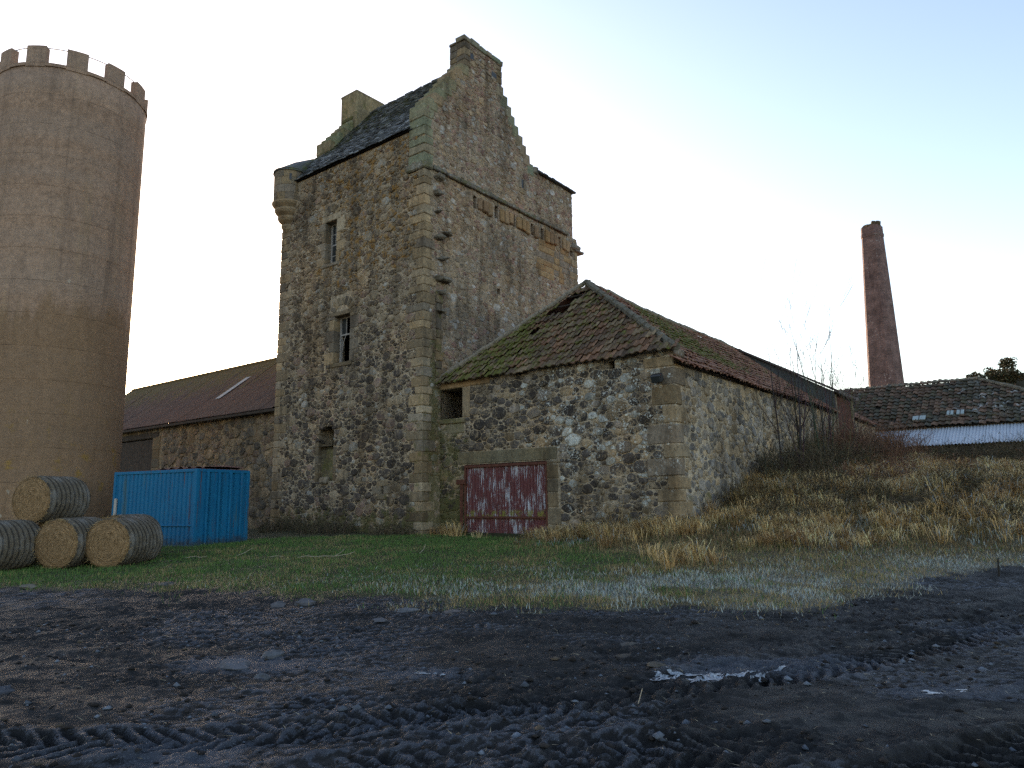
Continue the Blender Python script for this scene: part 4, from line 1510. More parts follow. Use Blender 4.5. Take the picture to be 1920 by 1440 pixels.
# corner quoins
z = .5; i = 0
while z < BEZ - .15:
    h = min(random.uniform(.32, .6), BEZ - z)
    a = random.uniform(.6, .95) if i % 2 == 0 else random.uniform(.3, .42)
    b = random.uniform(.34, .45) if i % 2 == 0 else random.uniform(.6, .85)
    MB().block((BX - .03, BY0 - .03, z + .008), (BX + b, BY0 + a, z + h - .008), sand(k=.82), (.7, .25, .3), .03, .02).build('quoin', M_SAND, bwall)
    exB.append((BY0 - .1, BY0 + a, z, z + h)); exS.append((BX - .1, BX + b, z, z + h)); z += h; i += 1
sB = rubble('L', BX, [(BY0, .3), (BY1, .3), (BY1, BEZ - .05), (BY0, BEZ - .05)], exB, [(.15, .22, 3.5), (.10, .15, 20), (.06, .10, 90), (.036, .056, 180)], cBE, mBE, gap=.011, seed=11, proud=(.008, .04))
sBl = rubble('R', BY0, [(BX, .5), (17.6, 3.0), (17.6, 5.4), (BX, 5.4)], exS, [(.15, .21, 4), (.09, .14, 22), (.055, .085, 80)], cBS, mBS, gap=.013, seed=12, stretch=1.2, proud=(.006, .035))
place_stones([sB, sBl], bwall, 300)

# corrugated door
door = empty('door', (0, 0, 0), 0, barn)
tag(door, 'corrugated iron door in peeling dark red paint')
dm = MB()
NW = 26; per = 6
npts = NW * per + 1
ys = np.linspace(DOOR[0] + .05, DOOR[1] - .05, npts)
V = []
for zz in (DOOR[2] + .12, 1.10, 1.12, DOOR[3] - .1):
    for i, y in enumerate(ys):
        V.append((BX + .04 + .022 * math.sin(2 * math.pi * i / per) + (.012 if zz < 1.11 else 0), y, zz))
F = [(r_ * npts + i, (r_ + 1) * npts + i, (r_ + 1) * npts + i + 1, r_ * npts + i + 1) for r_ in (0, 2) for i in range(npts - 1)]
dm.add(V, F)
dm.build('corrugated_panel', M_DOOR, door, smooth=True)
for (y0, y1, z0, z1) in ((DOOR[0], DOOR[1], DOOR[3] - .12, DOOR[3] - .02), (DOOR[0], DOOR[0] + .07, DOOR[2], DOOR[3] - .12), (DOOR[1] - .07, DOOR[1], DOOR[2], DOOR[3] - .12), (DOOR[0] + .07, DOOR[1] - .07, 1.06, 1.13)):
    MB().block((BX - .03, y0, z0), (BX + .03, y1, z1), (1, 1, 1), (0, 0, 0), .01, .006).build('rail', M_RUST, door)
MB().block((BX - .02, DOOR[0] - .02, DOOR[2] - .15), (BX + .06, DOOR[1] + .02, DOOR[2] + .14), (.03, .035, .018), (0, 0, .6), .02, .015).build('bottom_board', M_SAND, door)
MB().block((BX - .09, DOOR[1] + .03, .6), (BX - .02, DOOR[1] + .16, 2.35), (1, 1, 1), (0, 0, 0), .015, .01).build('post', M_RUST, door)
MB().block((BX - .12, DOOR[1] - .1, 2.2), (BX - .03, DOOR[1] + .3, 2.36), (1, 1, 1), (0, 0, 0), .015, .01).build('hinge', M_RUST, door)

# flood lamp
lamp = empty('flood_lamp', (0, 0, 0), 0)
lamp.location = (*W(BX, -8.62), 4.98); lamp.rotation_euler = (0, 0, ANG)
tag(lamp, 'small black flood lamp fixed high on the barn corner', 'lamp')
Mx = Matrix.Translation((-.20, 0, .02)) @ Matrix.Rotation(R(-28), 4, 'Y')
MB().block((-.10, -.16, -.12), (.10, .16, .12), (1, 1, 1), (0, 0, 0), .03, .0, M=Mx).build('housing', M_BLACK, lamp)
MB().box((-.115, -.13, -.09), (-.102, .13, .09), M=Mx).build('lens', M_GLASS, lamp)
MB().tube([(.0, 0, -.02), (-.14, 0, -.02)], .02, 6).build('bracket', M_BLACK, lamp)


# pantile fields
def tile_field(O, a, b, n, inside, aw, bl, colf, mskf, skip=None, sagf=None, jit=1.0, thick=.016, rise=.038, prof=5):
    """O origin, a along eave, b up the slope, n normal (unit vectors); returns list of (key, MB)"""
    O, a, b, n = map(Vector, (O, a, b, n))
    res = []
    amin, amax, bmax = inside('range')
    rr = 0; bb = -.04
    while bb < bmax:
        aa = amin
        while aa < amax:
            if inside((aa + aw / 2, bb + bl * .45)) and not (skip and skip(aa + aw / 2, bb + bl / 2)):
                m = MB()
                V = []
                j = lambda s_: random.uniform(-s_, s_) * jit
                da, db, dn, tw, tl = j(.012), j(.018), j(.010), j(.10), j(.012)
                sg = sagf(aa, bb) if sagf else 0
                for (bi, lift) in ((0.0, .078), (1.22, .004)):
                    for t_ in range(prof + 1):
                        u = t_ / prof
                        wv = rise * (math.sin(u * 2 * math.pi) * .75 + (.35 if u < .06 else 0))
                        q = O + a * (aa + da + u * aw * 1.05 + tw * bi * .1) + b * (bb + db + bi * bl) + n * (wv + lift + dn + sg + tl * (u - .5))
                        V.append(q)
                k_ = prof + 1
                for t_ in range(k_):
                    V.append(V[t_] - n * thick * 2.0)
                F = [(t_, t_ + 1, k_ + t_ + 1, k_ + t_) for t_ in range(prof)] + [(2 * k_ + t_, 2 * k_ + t_ + 1, t_ + 1, t_) for t_ in range(prof)]
                m.add(V, F, colf(aa, bb), mskf(aa, bb))
                res.append(((aa, bb), m))
            aa += aw
        bb += bl; rr += 1
    return res


TCOL = [(.165, .09, .055), (.19, .105, .062), (.13, .08, .05), (.155, .11, .068), (.105, .07, .047), (.175, .125, .075)]


def tcol(*_):
    c = random.choice(TCOL); f = random.uniform(.65, 1.25)
    return (c[0] * f, c[1] * f, c[2] * f)


AP = Vector((3.66, -4.5, 9.32))
EL = BX - .22
hipO = Vector((EL, BY0 - .25, BEZ - .12))
b_dir = Vector((AP.x - EL, 0, AP.z - (BEZ - .12))); HB = b_dir.length; b_dir.normalize()
a_dir = Vector((0, 1, 0)); n_dir = Vector((-b_dir.z, 0, b_dir.x))
HW = 0.30 - (BY0 - .25)
APa = AP.y - hipO.y


def in_hip(p):
    if p == 'range': return (.0, HW, HB - .1)
    aa, bb = p
    t = bb / HB
    return APa * t - .02 < aa < HW - (HW - APa) * t + .02


def hip_sag(aa, bb):
    return .05 * (n1(aa * .5, bb * .5, 9) - .5) + .02 * math.sin(aa * 2.1) - .05 * math.sin(math.pi * min(1, bb / HB))


def hip_moss(aa, bb):
    return (0.2, 0, .55 + .32 * float(sstep(3.6, 9.2, aa + bb * .25)) + .30 * n1(aa * 1.1, bb * .35, 3))


roofb = empty('roof', (0, 0, 0), 0, barn)
missing = lambda aa, bb: (3.05 < bb < 3.95 and 5.05 - (bb - 3.05) * .35 < aa < 5.75 - (bb - 3.05) * .2) or (abs(bb - 2.2) < .12 and abs(aa - 6.0) < .12)
hip = tile_field(hipO, a_dir, b_dir, n_dir, in_hip, .29, .34, tcol, hip_moss, skip=missing, sagf=hip_sag, jit=1.6, rise=.05)
for kx, m in sorted(hip, key=lambda q: q[0][0] + q[0][1] * .3)[:300]:
    m.build('pantile', M_TILE, roofb, smooth=False)
bigm = MB()
for kx, m in sorted(hip, key=lambda q: q[0][0] + q[0][1] * .3)[300:]:
    bigm.merge(m)
if bigm.v: bigm.build('pantiles', M_TILE, roofb, kind='stuff')
# battens under the tiles
for q in range(1, 9):
    bb = q * .5
    t = bb / HB
    p0 = hipO + a_dir * (APa * t + .1) + b_dir * bb - n_dir * .07; p1 = hipO + a_dir * (HW - (HW - APa) * t - .1) + b_dir * bb - n_dir * .07
    MB().tube([p0, p1], .028, 4).build('batten', M_DARKWOOD, roofb)
# long slope
RDZ = lambda X: 9.32 - .022 * (X - 3.66) - .12 * math.sin((X - 3.66) * .35) * .6
sO = Vector((EL, BY0 - .22, 5.42))
sb = Vector((0, AP.y - sO.y, 9.15 - sO.z)); SBL = sb.length; sb.normalize()
sn = Vector((0, -sb.z, sb.y))


def in_side(p):
    if p == 'range': return (0, BLEN + 1.5, SBL)
    aa, bb = p
    X = EL + aa; t = bb / SBL
    if X < EL + (AP.x - EL) * t: return False
    if 17.65 < X < 21.0: return False
    if X > BLEN + 1.2 * t: return False
    return True


def side_sag(aa, bb):
    t = max(0.0, min(1.0, bb / SBL))
    X = EL + aa
    return (.12 * (1 - float(sstep(0, 3.2, aa))) * .0 + .10 * (n1(aa * .3, bb * .3, 19) - .5) + t * (RDZ(X) - 9.15) * .8 - .06 * math.sin(math.pi * t))


def side_col(aa, bb):
    t = bb / SBL
    c = random.choice([(.22, .105, .068), (.19, .092, .062), (.24, .135, .085)])
    f = random.uniform(.7, 1.2)
    return (c[0] * f, c[1] * f, c[2] * f)


def side_moss(aa, bb):
    return (0.05, 0, .35 + .65 * float(sstep(1.5, 3.0, aa - bb * .5)) * (1 - .5 * float(sstep(6, 12, aa))) * float(sstep(.4, 1.8, bb)))


sd_t = tile_field(sO, (1, 0, 0), sb, sn, in_side, .27, .34, side_col, side_moss, sagf=side_sag, prof=4, jit=1.5, rise=.045)
sd_t.sort(key=lambda q: q[0][0] + q[0][1] * .2)
bigm = MB()
for kx, m in sd_t: bigm.merge(m)
bigm.build('pantiles', M_TILE, roofb, kind='stuff')
# the slope away from the view, and the under sheet of the long slope
us = MB()
us.add([(AP.x, AP.y, 9.2), (BLEN + 1, AP.y, 8.7), (BLEN + 1, .3, 5.7), (EL, .3, 5.7)], [(0, 1, 2, 3)], (.13, .06, .045), (0, 0, .5))
us.add([(EL + .1, BY0 - .1, 5.40), (17.6, BY0 - .1, 5.40), (17.6, AP.y, 8.93), (AP.x, AP.y, 9.12)], [(0, 1, 2, 3)], (.05, .035, .03))
us.add([(21.0, BY0 - .1, 5.40), (BLEN, BY0 - .1, 5.40), (BLEN + 1.2, AP.y, 8.85), (21.0, AP.y, 8.9)], [(0, 1, 2, 3)], (.05, .035, .03))
us.build('roof_slope', M_TILE, roofb)
# hip and ridge caps
def caps(p0, p1, nm, r_=.13, seg=.38, matr=M_LICHENROOF, zf=None):
    p0 = Vector(p0); p1 = Vector(p1); L = (p1 - p0).length; d = (p1 - p0).normalized()
    s_ = 0.0
    while s_ < L - .05:
        e = min(s_ + seg, L)
        q0 = p0 + d * s_; q1 = p0 + d * e
        if zf:
            q0.z = zf(q0.x); q1.z = zf(q1.x)
        j = Vector((random.uniform(-.02, .02), random.uniform(-.02, .02), random.uniform(-.02, .02)))
        MB().tube([q0 + j, q1 + j], [r_ * random.uniform(.9, 1.1), r_ * random.uniform(.8, 1.0)], 7, (.2, .17, .13), (.4, .1, .6)).build(nm, matr, roofb)
        s_ = e


caps((EL + .05, BY0 - .2, 5.80), (AP.x, AP.y, AP.z + .02), 'hip_cap', .12)
caps((EL + .05, .2, 5.85), (AP.x, AP.y, AP.z + .02), 'hip_cap', .09, matr=M_TILE)
caps((AP.x, AP.y, 9.3), (BLEN + .5, AP.y, 9.0), 'ridge_cap', .11, .5, M_TILE, zf=lambda X: RDZ(X) + .04)
# loft door dormer
dorm = empty('loft_dormer', (0, 0, 0), 0, barn)
m = MB()
m.add([(17.7, BY0 - .03, 2.9), (17.7, BY0 - .03, 6.46), (17.7, AP.y, 9.2), (17.7, BY0 + .2, 2.9)], [(0, 1, 2, 3)], (.055, .06, .06), (.2, 0, .5))
m.add([(20.95, BY0 - .03, 2.9), (20.95, BY0 - .03, 6.44), (20.95, AP.y, 9.16), (20.95, BY0 + .2, 2.9)], [(3, 2, 1, 0)], (.055, .06, .06))
m.build('cheek', M_SLATE, dorm)
m = MB()
m.add([(17.5, BY0 - .3, 6.36), (21.15, BY0 - .3, 6.36), (21.15, AP.y, 9.1), (17.5, AP.y, 9.12), (17.5, BY0 - .3, 6.48), (21.15, BY0 - .3, 6.48), (21.15, AP.y, 9.2), (17.5, AP.y, 9.22)],
      [(3, 2, 1, 0), (4, 5, 6, 7), (0, 1, 5, 4), (1, 2, 6, 5), (3, 0, 4, 7)], (.06, .04, .035), (.1, 0, .5))
m.build('dormer_roof', M_SLATE, dorm)
for q in range(12):
    y0 = 17.95 + q * .235
    MB().block((y0, BY0 - .0 - random.uniform(0, .015), 2.9), (y0 + .228, BY0 + .05, 6.3), (1, 1, 1), (0, 0, 0), .008, .006).build('door_board', M_RUST, dorm)
for x0 in (17.72, 20.74):
    MB().block((x0, BY0 - .06, 2.9), (x0 + .2, BY0 + .2, 6.36), (.2, .16, .11), (.4, .2, .3), .02, .01).build('door_jamb', M_SAND, dorm)

# ================================================================== LEFT BARN (corrugated roof)
lb = tag(frame_root('low_barn'), 'long low stone barn with rusty red corrugated roof left of the tower', 'barn')
LX = .3


def mLB(Y, z): return (.2, .12, .3)


def cLB(u, v, rnd, A):
    t = rnd.random(); f = rnd.uniform(.6, 1.4)
    c = (.21, .155, .10) if t < .2 else ((.15, .11, .085) if t < .5 else (.10, .088, .075))
    return (c[0] * f, c[1] * f, c[2] * f)


m = MB()
LDOOR = (19.9, 24.5, .3, 5.05)
wall_face(m, 'L', LX, TY, 32, .2, 5.68, [LDOOR + (.4,)], (.20, .155, .10), mLB, step=.8)
m.add([(9, TY, .2), (9, 32, .2), (9, 32, 5.7), (9, TY, 5.7)], [(0, 1, 2, 3)], (.2, .15, .1))
m.add([(LX, 32, .2), (9, 32, .2), (9, 32, 5.7), (4.6, 32, 9.2), (LX, 32, 5.7)], [(0, 1, 2, 3, 4)], (.2, .15, .1))
lwall = m.build('wall', M_MORTAR, lb)
sLB = rubble('L', LX, [(TY, .3), (22, .3), (22, 5.6), (TY, 5.6)], [LDOOR, (18.9, 19.9, .3, 5.05)], [(.18, .26, 5), (.12, .17, 20), (.07, .11, 45)], cLB, mLB, seed=21, proud=(.008, .04))
place_stones([sLB], lwall, 200)
z = .4
while z < 5.0:
    h = random.uniform(.4, .7)
    MB().block((LX - .03, 19.0 + random.uniform(0, .3), z + .01), (LX + .3, 19.91, z + h - .01), sand(k=.55), (.1, .1, .4), .02, .012).build('quoin', M_SAND, lwall)
    z += h
ldo = empty('barn_door', (0, 0, 0), 0, lb)
for q in range(18):
    MB().block((LX + .06, 19.95 + q * .252, .3), (LX + .12, 19.95 + q * .252 + .243, 5.0), (1, 1, 1), (0, 0, 0), .008, .004).build('door_board', M_DARKWOOD, ldo)
MB().block((LX - .04, 19.3, 5.06), (LX + .3, 25, 5.34), (.08, .07, .06), (0, 0, .3), .02, .01).build('lintel', M_DARKWOOD, ldo)
# corrugated sheets
lroof = empty('roof', (0, 0, 0), 0, lb)
RLX, RLZ, EX, EZ = 4.5, 9.24, -.12, 5.62
for row_ in range(2):
    f0, f1 = (0.0, .53) if row_ == 0 else (.49, 1.0)
    for q in range(23):
        y0 = TY + .02 + q * 1.02
        sky_ = row_ == 0 and q in (2, 7, 10) and False
        m = MB(); V = []
        npt = 33
        dz = random.uniform(0, .025) + (.012 if row_ else 0)
        for f_ in (f0, f1):
            for i in range(npt):
                yy = y0 + 1.05 * i / (npt - 1)
                wv = .028 * math.sin(2 * math.pi * i / 4.0 + .6)
                sag = -.08 * math.sin(math.pi * f_)
                V.append((EX + (RLX - EX) * f_ - wv * .6, yy, EZ + (RLZ - EZ) * f_ + wv * .8 + dz + sag + random.uniform(-.003, .003)))
        m.add(V, [(i, i + 1, npt + i + 1, npt + i) for i in range(npt - 1)])
        m.build('roof_sheet', M_REDROOF, lroof, smooth=True)
k = NT('pale_roof_light', 0.5, 0.4); k.color(k.mix(k.noise(4, 5, 0.7), (0.22, 0.20, 0.18), (0.45, 0.43, 0.40))); M_RLIGHT = k.mat
for (yc, fa, fb, wd) in ((15.85, .34, .70, .45), (10.05, .42, .58, .4)):
    m = MB(); V = []
    for f_ in (fa, fb):
        for i in range(13):
            yy = yc + wd * (i / 12 - .5)
            V.append((EX + (RLX - EX) * f_ - .06, yy, EZ + (RLZ - EZ) * f_ + .06 + .02 * math.sin(i * math.pi / 2) - .08 * math.sin(math.pi * f_)))
    m.add(V, [(i, i + 1, 13 + i + 1, 13 + i) for i in range(12)])
    tag(m.build('roof_light', M_RLIGHT, lroof, smooth=True), 'pale translucent roof light')
MB().tube([(RLX, TY, RLZ + .02), (RLX, 32, RLZ + .02)], .12, 8).build('ridge_cap', M_REDROOF, lroof)
m = MB(); m.add([(RLX, TY, RLZ - .02), (RLX, 32, RLZ - .02), (9.2, 32, 5.6), (9.2, TY, 5.6)], [(0, 1, 2, 3)]); m.build('roof_sheet', M_REDROOF, lroof)
MB().block((EX + .02, TY, EZ - .14), (EX + .08, 32, EZ - .02), (.03, .03, .03), (0, 0, 0), .01, .0).build('gutter_board', M_DARKWOOD, lroof)

# ================================================================== FAR BARN
fb_ = tag(frame_root('far_barn'), 'old barn with frosty broken pantile roof beyond the bank below the brick chimney', 'barn')
FX, FZ, FRX, FRZ = 26.1, 5.30, 30.0, 8.12
FY0, FY1, FYR = -19.5, -3.0, -13.6
m = MB()
m.add([(FX + .2, FY1, 2), (FX + .2, FY0 + .2, 2), (FX + .2, FY0 + .2, FZ), (FX + .2, FY1, FZ)], [(0, 1, 2, 3)], (.2, .16, .11), (.3, .2, .4))
m.add([(FX + .2, FY0 + .2, 2), (34, FY0 + .2, 2), (34, FY0 + .2, FZ), (FX + .2, FY0 + .2, FZ)], [(0, 1, 2, 3)], (.2, .16, .11), (.3, .2, .4))
fwall = m.build('wall', M_MORTAR, fb_)
fO = Vector((FX, FY1, FZ)); fa = Vector((0, -1, 0)); fbv = Vector((FRX - FX, 0, FRZ - FZ)); FBL = fbv.length; fbv.normalize(); fn = Vector((-fbv.z, 0, fbv.x))
FW = FY1 - FY0; FRA = FY1 - FYR


def in_far(p):
    if p == 'range': return (0, FW, FBL)
    aa, bb = p
    return 0 <= aa < FW - (FW - FRA) * bb / FBL


FT = [(.075, .056, .036), (.055, .048, .030), (.09, .058, .038), (.06, .055, .042), (.11, .068, .045)]


def far_col(aa, bb):
    c = random.choice(FT); f = random.uniform(.7, 1.4)
    return (c[0] * f, c[1] * f, c[2] * f)


def far_msk(aa, bb):
    return (.26 + .38 * float(sstep(FW - 9.5, FW - 4.5, aa + bb * .4)), 0, .5)


fsag = lambda aa, bb: .14 * (n1(aa * .35, bb * .35, 33) - .5)
ft = tile_field(fO, fa, fbv, fn, in_far, .30, .36, far_col, far_msk, skip=lambda a_, b_: random.random() < .008, sagf=fsag, jit=2.2, prof=4, rise=.05)
froof = MB()
froof.add([(FX + .02, FY1, FZ - .06), (FX + .02, FY0, FZ - .06), (FRX, FYR, FRZ - .06), (FRX, FY1, FRZ - .06)], [(0, 1, 2, 3)], (.02, .018, .014), (0, 0, .2))
froof.add([(FX + .02, FY0, FZ - .06), (34, FY0, FZ - .06), (FRX, FYR, FRZ - .06)], [(0, 1, 2)], (.05, .04, .03), (.5, 0, .4))
froof.add([(FRX, FY1, FRZ - .06), (FRX, FYR, FRZ - .06), (34, FY0, FZ), (34, FY1, FZ)], [(0, 1, 2, 3)], (.05, .04, .03), (0, 0, .4))
fro = froof.build('roof', M_TILE, fb_)
ft.sort(key=lambda q: -q[0][0])
for kx, m in [q for q in ft if q[0][0] > 4][:300]:
    m.build('pantile', M_TILE, fro)
used_ids = set(id(m) for kx, m in [q for q in ft if q[0][0] > 4][:300])
bigm = MB()
for kx, m in ft:
    if id(m) not in used_ids: bigm.merge(m)
bigm.build('pantiles', M_TILE, fro, kind='stuff')
roofb = fro
caps((FX, FY0, FZ + .02), (FRX, FYR, FRZ + .03), 'hip_cap', .11, .5, M_LICHENROOF)
caps((FRX, FYR, FRZ + .03), (FRX, FY1, FRZ + .03), 'ridge_cap', .07, .6, M_TILE)
k = NT('frosted_skylight', 0.35, 0.5); k.color(k.mix(k.noise(6, 4), (.20, .25, .25), (.34, .39, .38))); M_SKYL = k.mat
for (aa, bb, wd, hd) in ((7.75, .55, .62, .40), (9.35, .85, .30, .42), (9.8, .85, .34, .42)):
    q = fO + fa * aa + fbv * bb + fn * .13
    m = MB(); m.add([q, q + fa * wd, q + fa * wd + fbv * hd, q + fbv * hd, q - fn * .06, q + fa * wd - fn * .06, q + fa * wd + fbv * hd - fn * .06, q + fbv * hd - fn * .06], [(0, 1, 2, 3), (0, 4, 5, 1), (1, 5, 6, 2), (2, 6, 7, 3), (3, 7, 4, 0)])
    sk_ = m.build('skylight', M_SKYL, fro)
    m = MB(); m.tube([q + fa * wd * .5 + fn * .012, q + fa * wd * .5 + fbv * hd + fn * .012], .022, 4)
    m.build('glazing_bar', M_BLACK, sk_)
# lean-to roof of galvanised sheets below its eave
lt = empty('lean_to', (0, 0, 0), 0, fb_)
for q in range(15):
    y0 = -6.4 - q * .86
    m = MB(); V = []; npt = 25
    for (x_, z_) in ((26.25, 5.18), (24.4, 4.18)):
        for i in range(npt):
            V.append((x_, y0 - .9 * i / (npt - 1), z_ + .035 * math.sin(2 * math.pi * i / 4 + .5) + (.012 if q % 2 else 0)))
    m.add(V, [(i, i + 1, npt + i + 1, npt + i) for i in range(npt - 1)])
    m.build('roof_sheet', M_GALV, lt, smooth=True)
for q in range(12):
    MB().block((24.75, -7.0 - q, 2.8), (24.82, -7.9 - q, 4.1), (1, 1, 1), (0, 0, 0), .01, .0).build('wall_panel', M_GALV if q < 3 else M_DARKWOOD, lt)
MB().block((24.6, -19, 4.12), (24.75, -6.4, 4.24), (1, 1, 1), (0, 0, 0), .01, 0).build('beam', M_DARKWOOD, lt)

# ================================================================== BRICK CHIMNEY
cx, cy = 26.25, 50.3
chs = empty('brick_chimney', (cx, cy, 0), R(38))
tag(chs, 'tall tapering red brick chimney standing behind the far barn', 'chimney')
m = MB(); V = []
lv = [(2.5, 1.22), (9.5, .99), (15, .82), (20.15, .635), (20.2, .665), (20.4, .67), (20.45, .635), (20.95, .63)]
lv = [(z_, h_) for z_, h_ in lv]
for (z_, h_) in lv:
    h_ *= .94; cxn = h_ * .28
    V += [(-h_ + cxn, -h_, z_), (h_ - cxn, -h_, z_), (h_, -h_ + cxn, z_), (h_, h_ - cxn, z_), (h_ - cxn, h_, z_), (-h_ + cxn, h_, z_), (-h_, h_ - cxn, z_), (-h_, -h_ + cxn, z_)]
F = [(j * 8 + i, j * 8 + (i + 1) % 8, (j + 1) * 8 + (i + 1) % 8, (j + 1) * 8 + i) for j in range(len(lv) - 1) for i in range(8)]
m.add(V, F)
m.build('shaft', M_BRICK, chs)
for q in range(13):
    a = q * 2 * math.pi / 13
    MB().block((.40, -.14, 20.9), (.61, .14, 21.0 + random.uniform(0, .32)), (.11, .08, .045), (.1, .2, .6), .03, .03, M=Matrix.Rotation(a, 4, 'Z')).build('cap_brick', M_SAND, chs)

# ================================================================== SILO
sx, sy, SR, SZ = -18.15, 28.0, 2.70, 18.22
silo = empty('concrete_silo', (sx, sy, 0), 0)
tag(silo, 'tall round weathered concrete silo with battlements at left edge', 'silo')
NS = 96
zl = np.linspace(.1, SZ, 24)
V = [(SR * math.cos(2 * math.pi * i / NS), SR * math.sin(2 * math.pi * i / NS), z_) for z_ in zl for i in range(NS)]
F = [(j * NS + i, j * NS + (i + 1) % NS, (j + 1) * NS + (i + 1) % NS, (j + 1) * NS + i) for j in range(len(zl) - 1) for i in range(NS)]
# top walkway ring and inner wall
top = len(V)
V += [((SR - .3) * math.cos(2 * math.pi * i / NS), (SR - .3) * math.sin(2 * math.pi * i / NS), SZ) for i in range(NS)]
V += [((SR - .3) * math.cos(2 * math.pi * i / NS), (SR - .3) * math.sin(2 * math.pi * i / NS), SZ - 1) for i in range(NS)]
o_ = (len(zl) - 1) * NS
F += [(o_ + i, o_ + (i + 1) % NS, top + (i + 1) % NS, top + i) for i in range(NS)] + [(top + i, top + (i + 1) % NS, top + NS + (i + 1) % NS, top + NS + i) for i in range(NS)]
F.append(tuple(top + NS + i for i in range(NS)))
m = MB(); m.add(V, F)
m.build('drum', M_SILO, silo, smooth=False)
for p_ in bpy.data.objects[silo.children[0].name].data.polygons: p_.use_smooth = len(p_.vertices) == 4 and abs(p_.normal.z) < .5


def ringseg(a0, a1, r0, r1, z0, z1, n=6):
    m = MB(); V = []
    for i in range(n + 1):
        t = a0 + (a1 - a0) * i / n
        for (r_, z_) in ((r0, z0), (r1, z0), (r1, z1), (r0, z1)):
            V.append((r_ * math.cos(t), r_ * math.sin(t), z_))
    F = []
    for i in range(n):
        q = i * 4
        for e in range(4):
            F.append((q + e, q + (e + 1) % 4, q + 4 + (e + 1) % 4, q + 4 + e))
    F += [(3, 2, 1, 0), (n * 4, n * 4 + 1, n * 4 + 2, n * 4 + 3)]
    m.add(V, F)
    return m


FRA_ = math.atan2(-sy, -sx)
for q in range(12):
    a = FRA_ + q * 2 * math.pi / 12
    ringseg(a - R(7.6), a + R(7.6), SR - .26, SR + .03, SZ - .06, SZ + .80).build('merlon', M_SILO, silo)
    ringseg(a + R(7.6), a + R(22.4), SR - .28, SR + .05, SZ - .03, SZ + .10).build('crenel_sill', M_SILO, silo)
rp = [((SR - .12) * math.cos(t), (SR - .12) * math.sin(t), SZ + .78) for t in np.linspace(0, 2 * math.pi, 73)]
MB().tube(rp, .022, 5, cap=False).build('guard_rail', M_WIRE, silo)

# ================================================================== CONTAINER
cz = zs(-9.7, 22.6) - .05
box = empty('blue_container', (-9.74, 22.5, cz), R(0))
tag(box, 'blue steel shipping container with ribbed sides in front of the tower', 'container')
dl = Vector((-.883, .469, 0)); dr = Vector((.469, .883, 0)); up = Vector((0, 0, 1))
CL, CW, CH = 4.06, 2.10, 2.42


def cpt(l, w, h): return dl * l + dr * w + up * h


def cbox(l0, l1, w0, w1, h0, h1, nm, mt, par=None):
    Mc = Matrix((( dl.x, dr.x, 0, 0), (dl.y, dr.y, 0, 0), (0, 0, 1, 0), (0, 0, 0, 1)))
    return MB().block((l0, w0, h0), (l1, w1, h1), (1, 1, 1), (0, 0, 0), .012, .003, M=Mc).build(nm, mt, par or box)


# long side: fine trapezoid corrugation
def corr(p0, d, L, nrm, h0, h1, pitch, depth, duty=(.3, .5, .8)):
    pts = []
    n = int(L / pitch)
    for i in range(n):
        for (t_, o_) in ((0, 0), (duty[0], 0), (duty[1], depth), (duty[2], depth)):
            pts.append(((i + t_) * pitch, o_))
    pts.append((n * pitch, 0))
    if n * pitch < L - .001: pts.append((L, 0))
    V = [p0 + d * t_ + nrm * o_ + up * h for h in (h0, h1) for (t_, o_) in pts]
    k_ = len(pts)
    m = MB(); m.add(V, [(i, i + 1, k_ + i + 1, k_ + i) for i in range(k_ - 1)])
    return m


corr(cpt(.1, .03, 0), dl, CL - .2, dr, .70, CH - .08, .2, -.0 + .028, (.55, .65, .9)).build('side_panel', M_BLUE, box)
corr(cpt(.1, .03, 0), dl, CL - .2, dr, .1, .66, .2, .028, (.55, .65, .9)).build('side_panel', M_BLUE, box)
corr(cpt(.02, .1, 0), dr, CW - .2, dl, .1, CH - .08, .47, .06, (.75, .82, .93)).build('end_panel', M_BLUE, box)
for q in range(4):
    cbox(-.07, .03, .36 + q * .44, .43 + q * .44, .1, CH - .08, 'rib', M_BLUE)
for (l, w) in ((0, 0), (CL - .12, 0), (0, CW - .12), (CL - .12, CW - .12)):
    cbox(l, l + .12, w, w + .12, .0, CH, 'corner_post', M_BLUE)
cbox(.12, CL - .12, .0, .08, CH - .1, CH - .002, 'top_rail', M_BLUE); cbox(.0, .08, .12, CW - .12, CH - .1, CH - .002, 'top_rail', M_BLUE)
cbox(.12, CL - .12, .0, .08, .0, .1, 'bottom_rail', M_BLUE); cbox(.0, .08, .12, CW - .12, .0, .1, 'bottom_rail', M_BLUE)
cbox(.12, 1.6, -.01, .06, .66, .71, 'cross_rail', M_BLUE)
cbox(.04, CL - .04, .04, CW - .04, CH - .06, CH + .015, 'roof', M_RUST)
cbox(CL - .03, CL + .0, .12, CW - .12, .1, CH - .1, 'end_panel', M_BLUE)
cbox(.1, CL - .1, CW - .04, CW - .0, .1, CH - .1, 'side_panel', M_BLUE)
cbox(CL - .24, CL - .13, -.03, .03, .95, 1.55, 'white_marker', M_RLIGHT)
bpy.data.objects
# rusty sheet on its roof
rs = MB()
V = []
for j, w in enumerate((.5, 1.2, 1.9)):
    for i in range(25):
        V.append(cpt(.05 + i * .105, w, CH + .06 + .03 * math.sin(i * 1.57) + .03 * random.random() + .03 * (j == 1)))
rs.add(V, [(j * 25 + i, j * 25 + i + 1, (j + 1) * 25 + i + 1, (j + 1) * 25 + i) for j in range(2) for i in range(24)])
o = rs.build('rusty_sheet', M_RUST, None, smooth=True, loc=box.location)
tag(o, 'bent rusty iron sheet lying on the blue container roof', 'metal sheet')

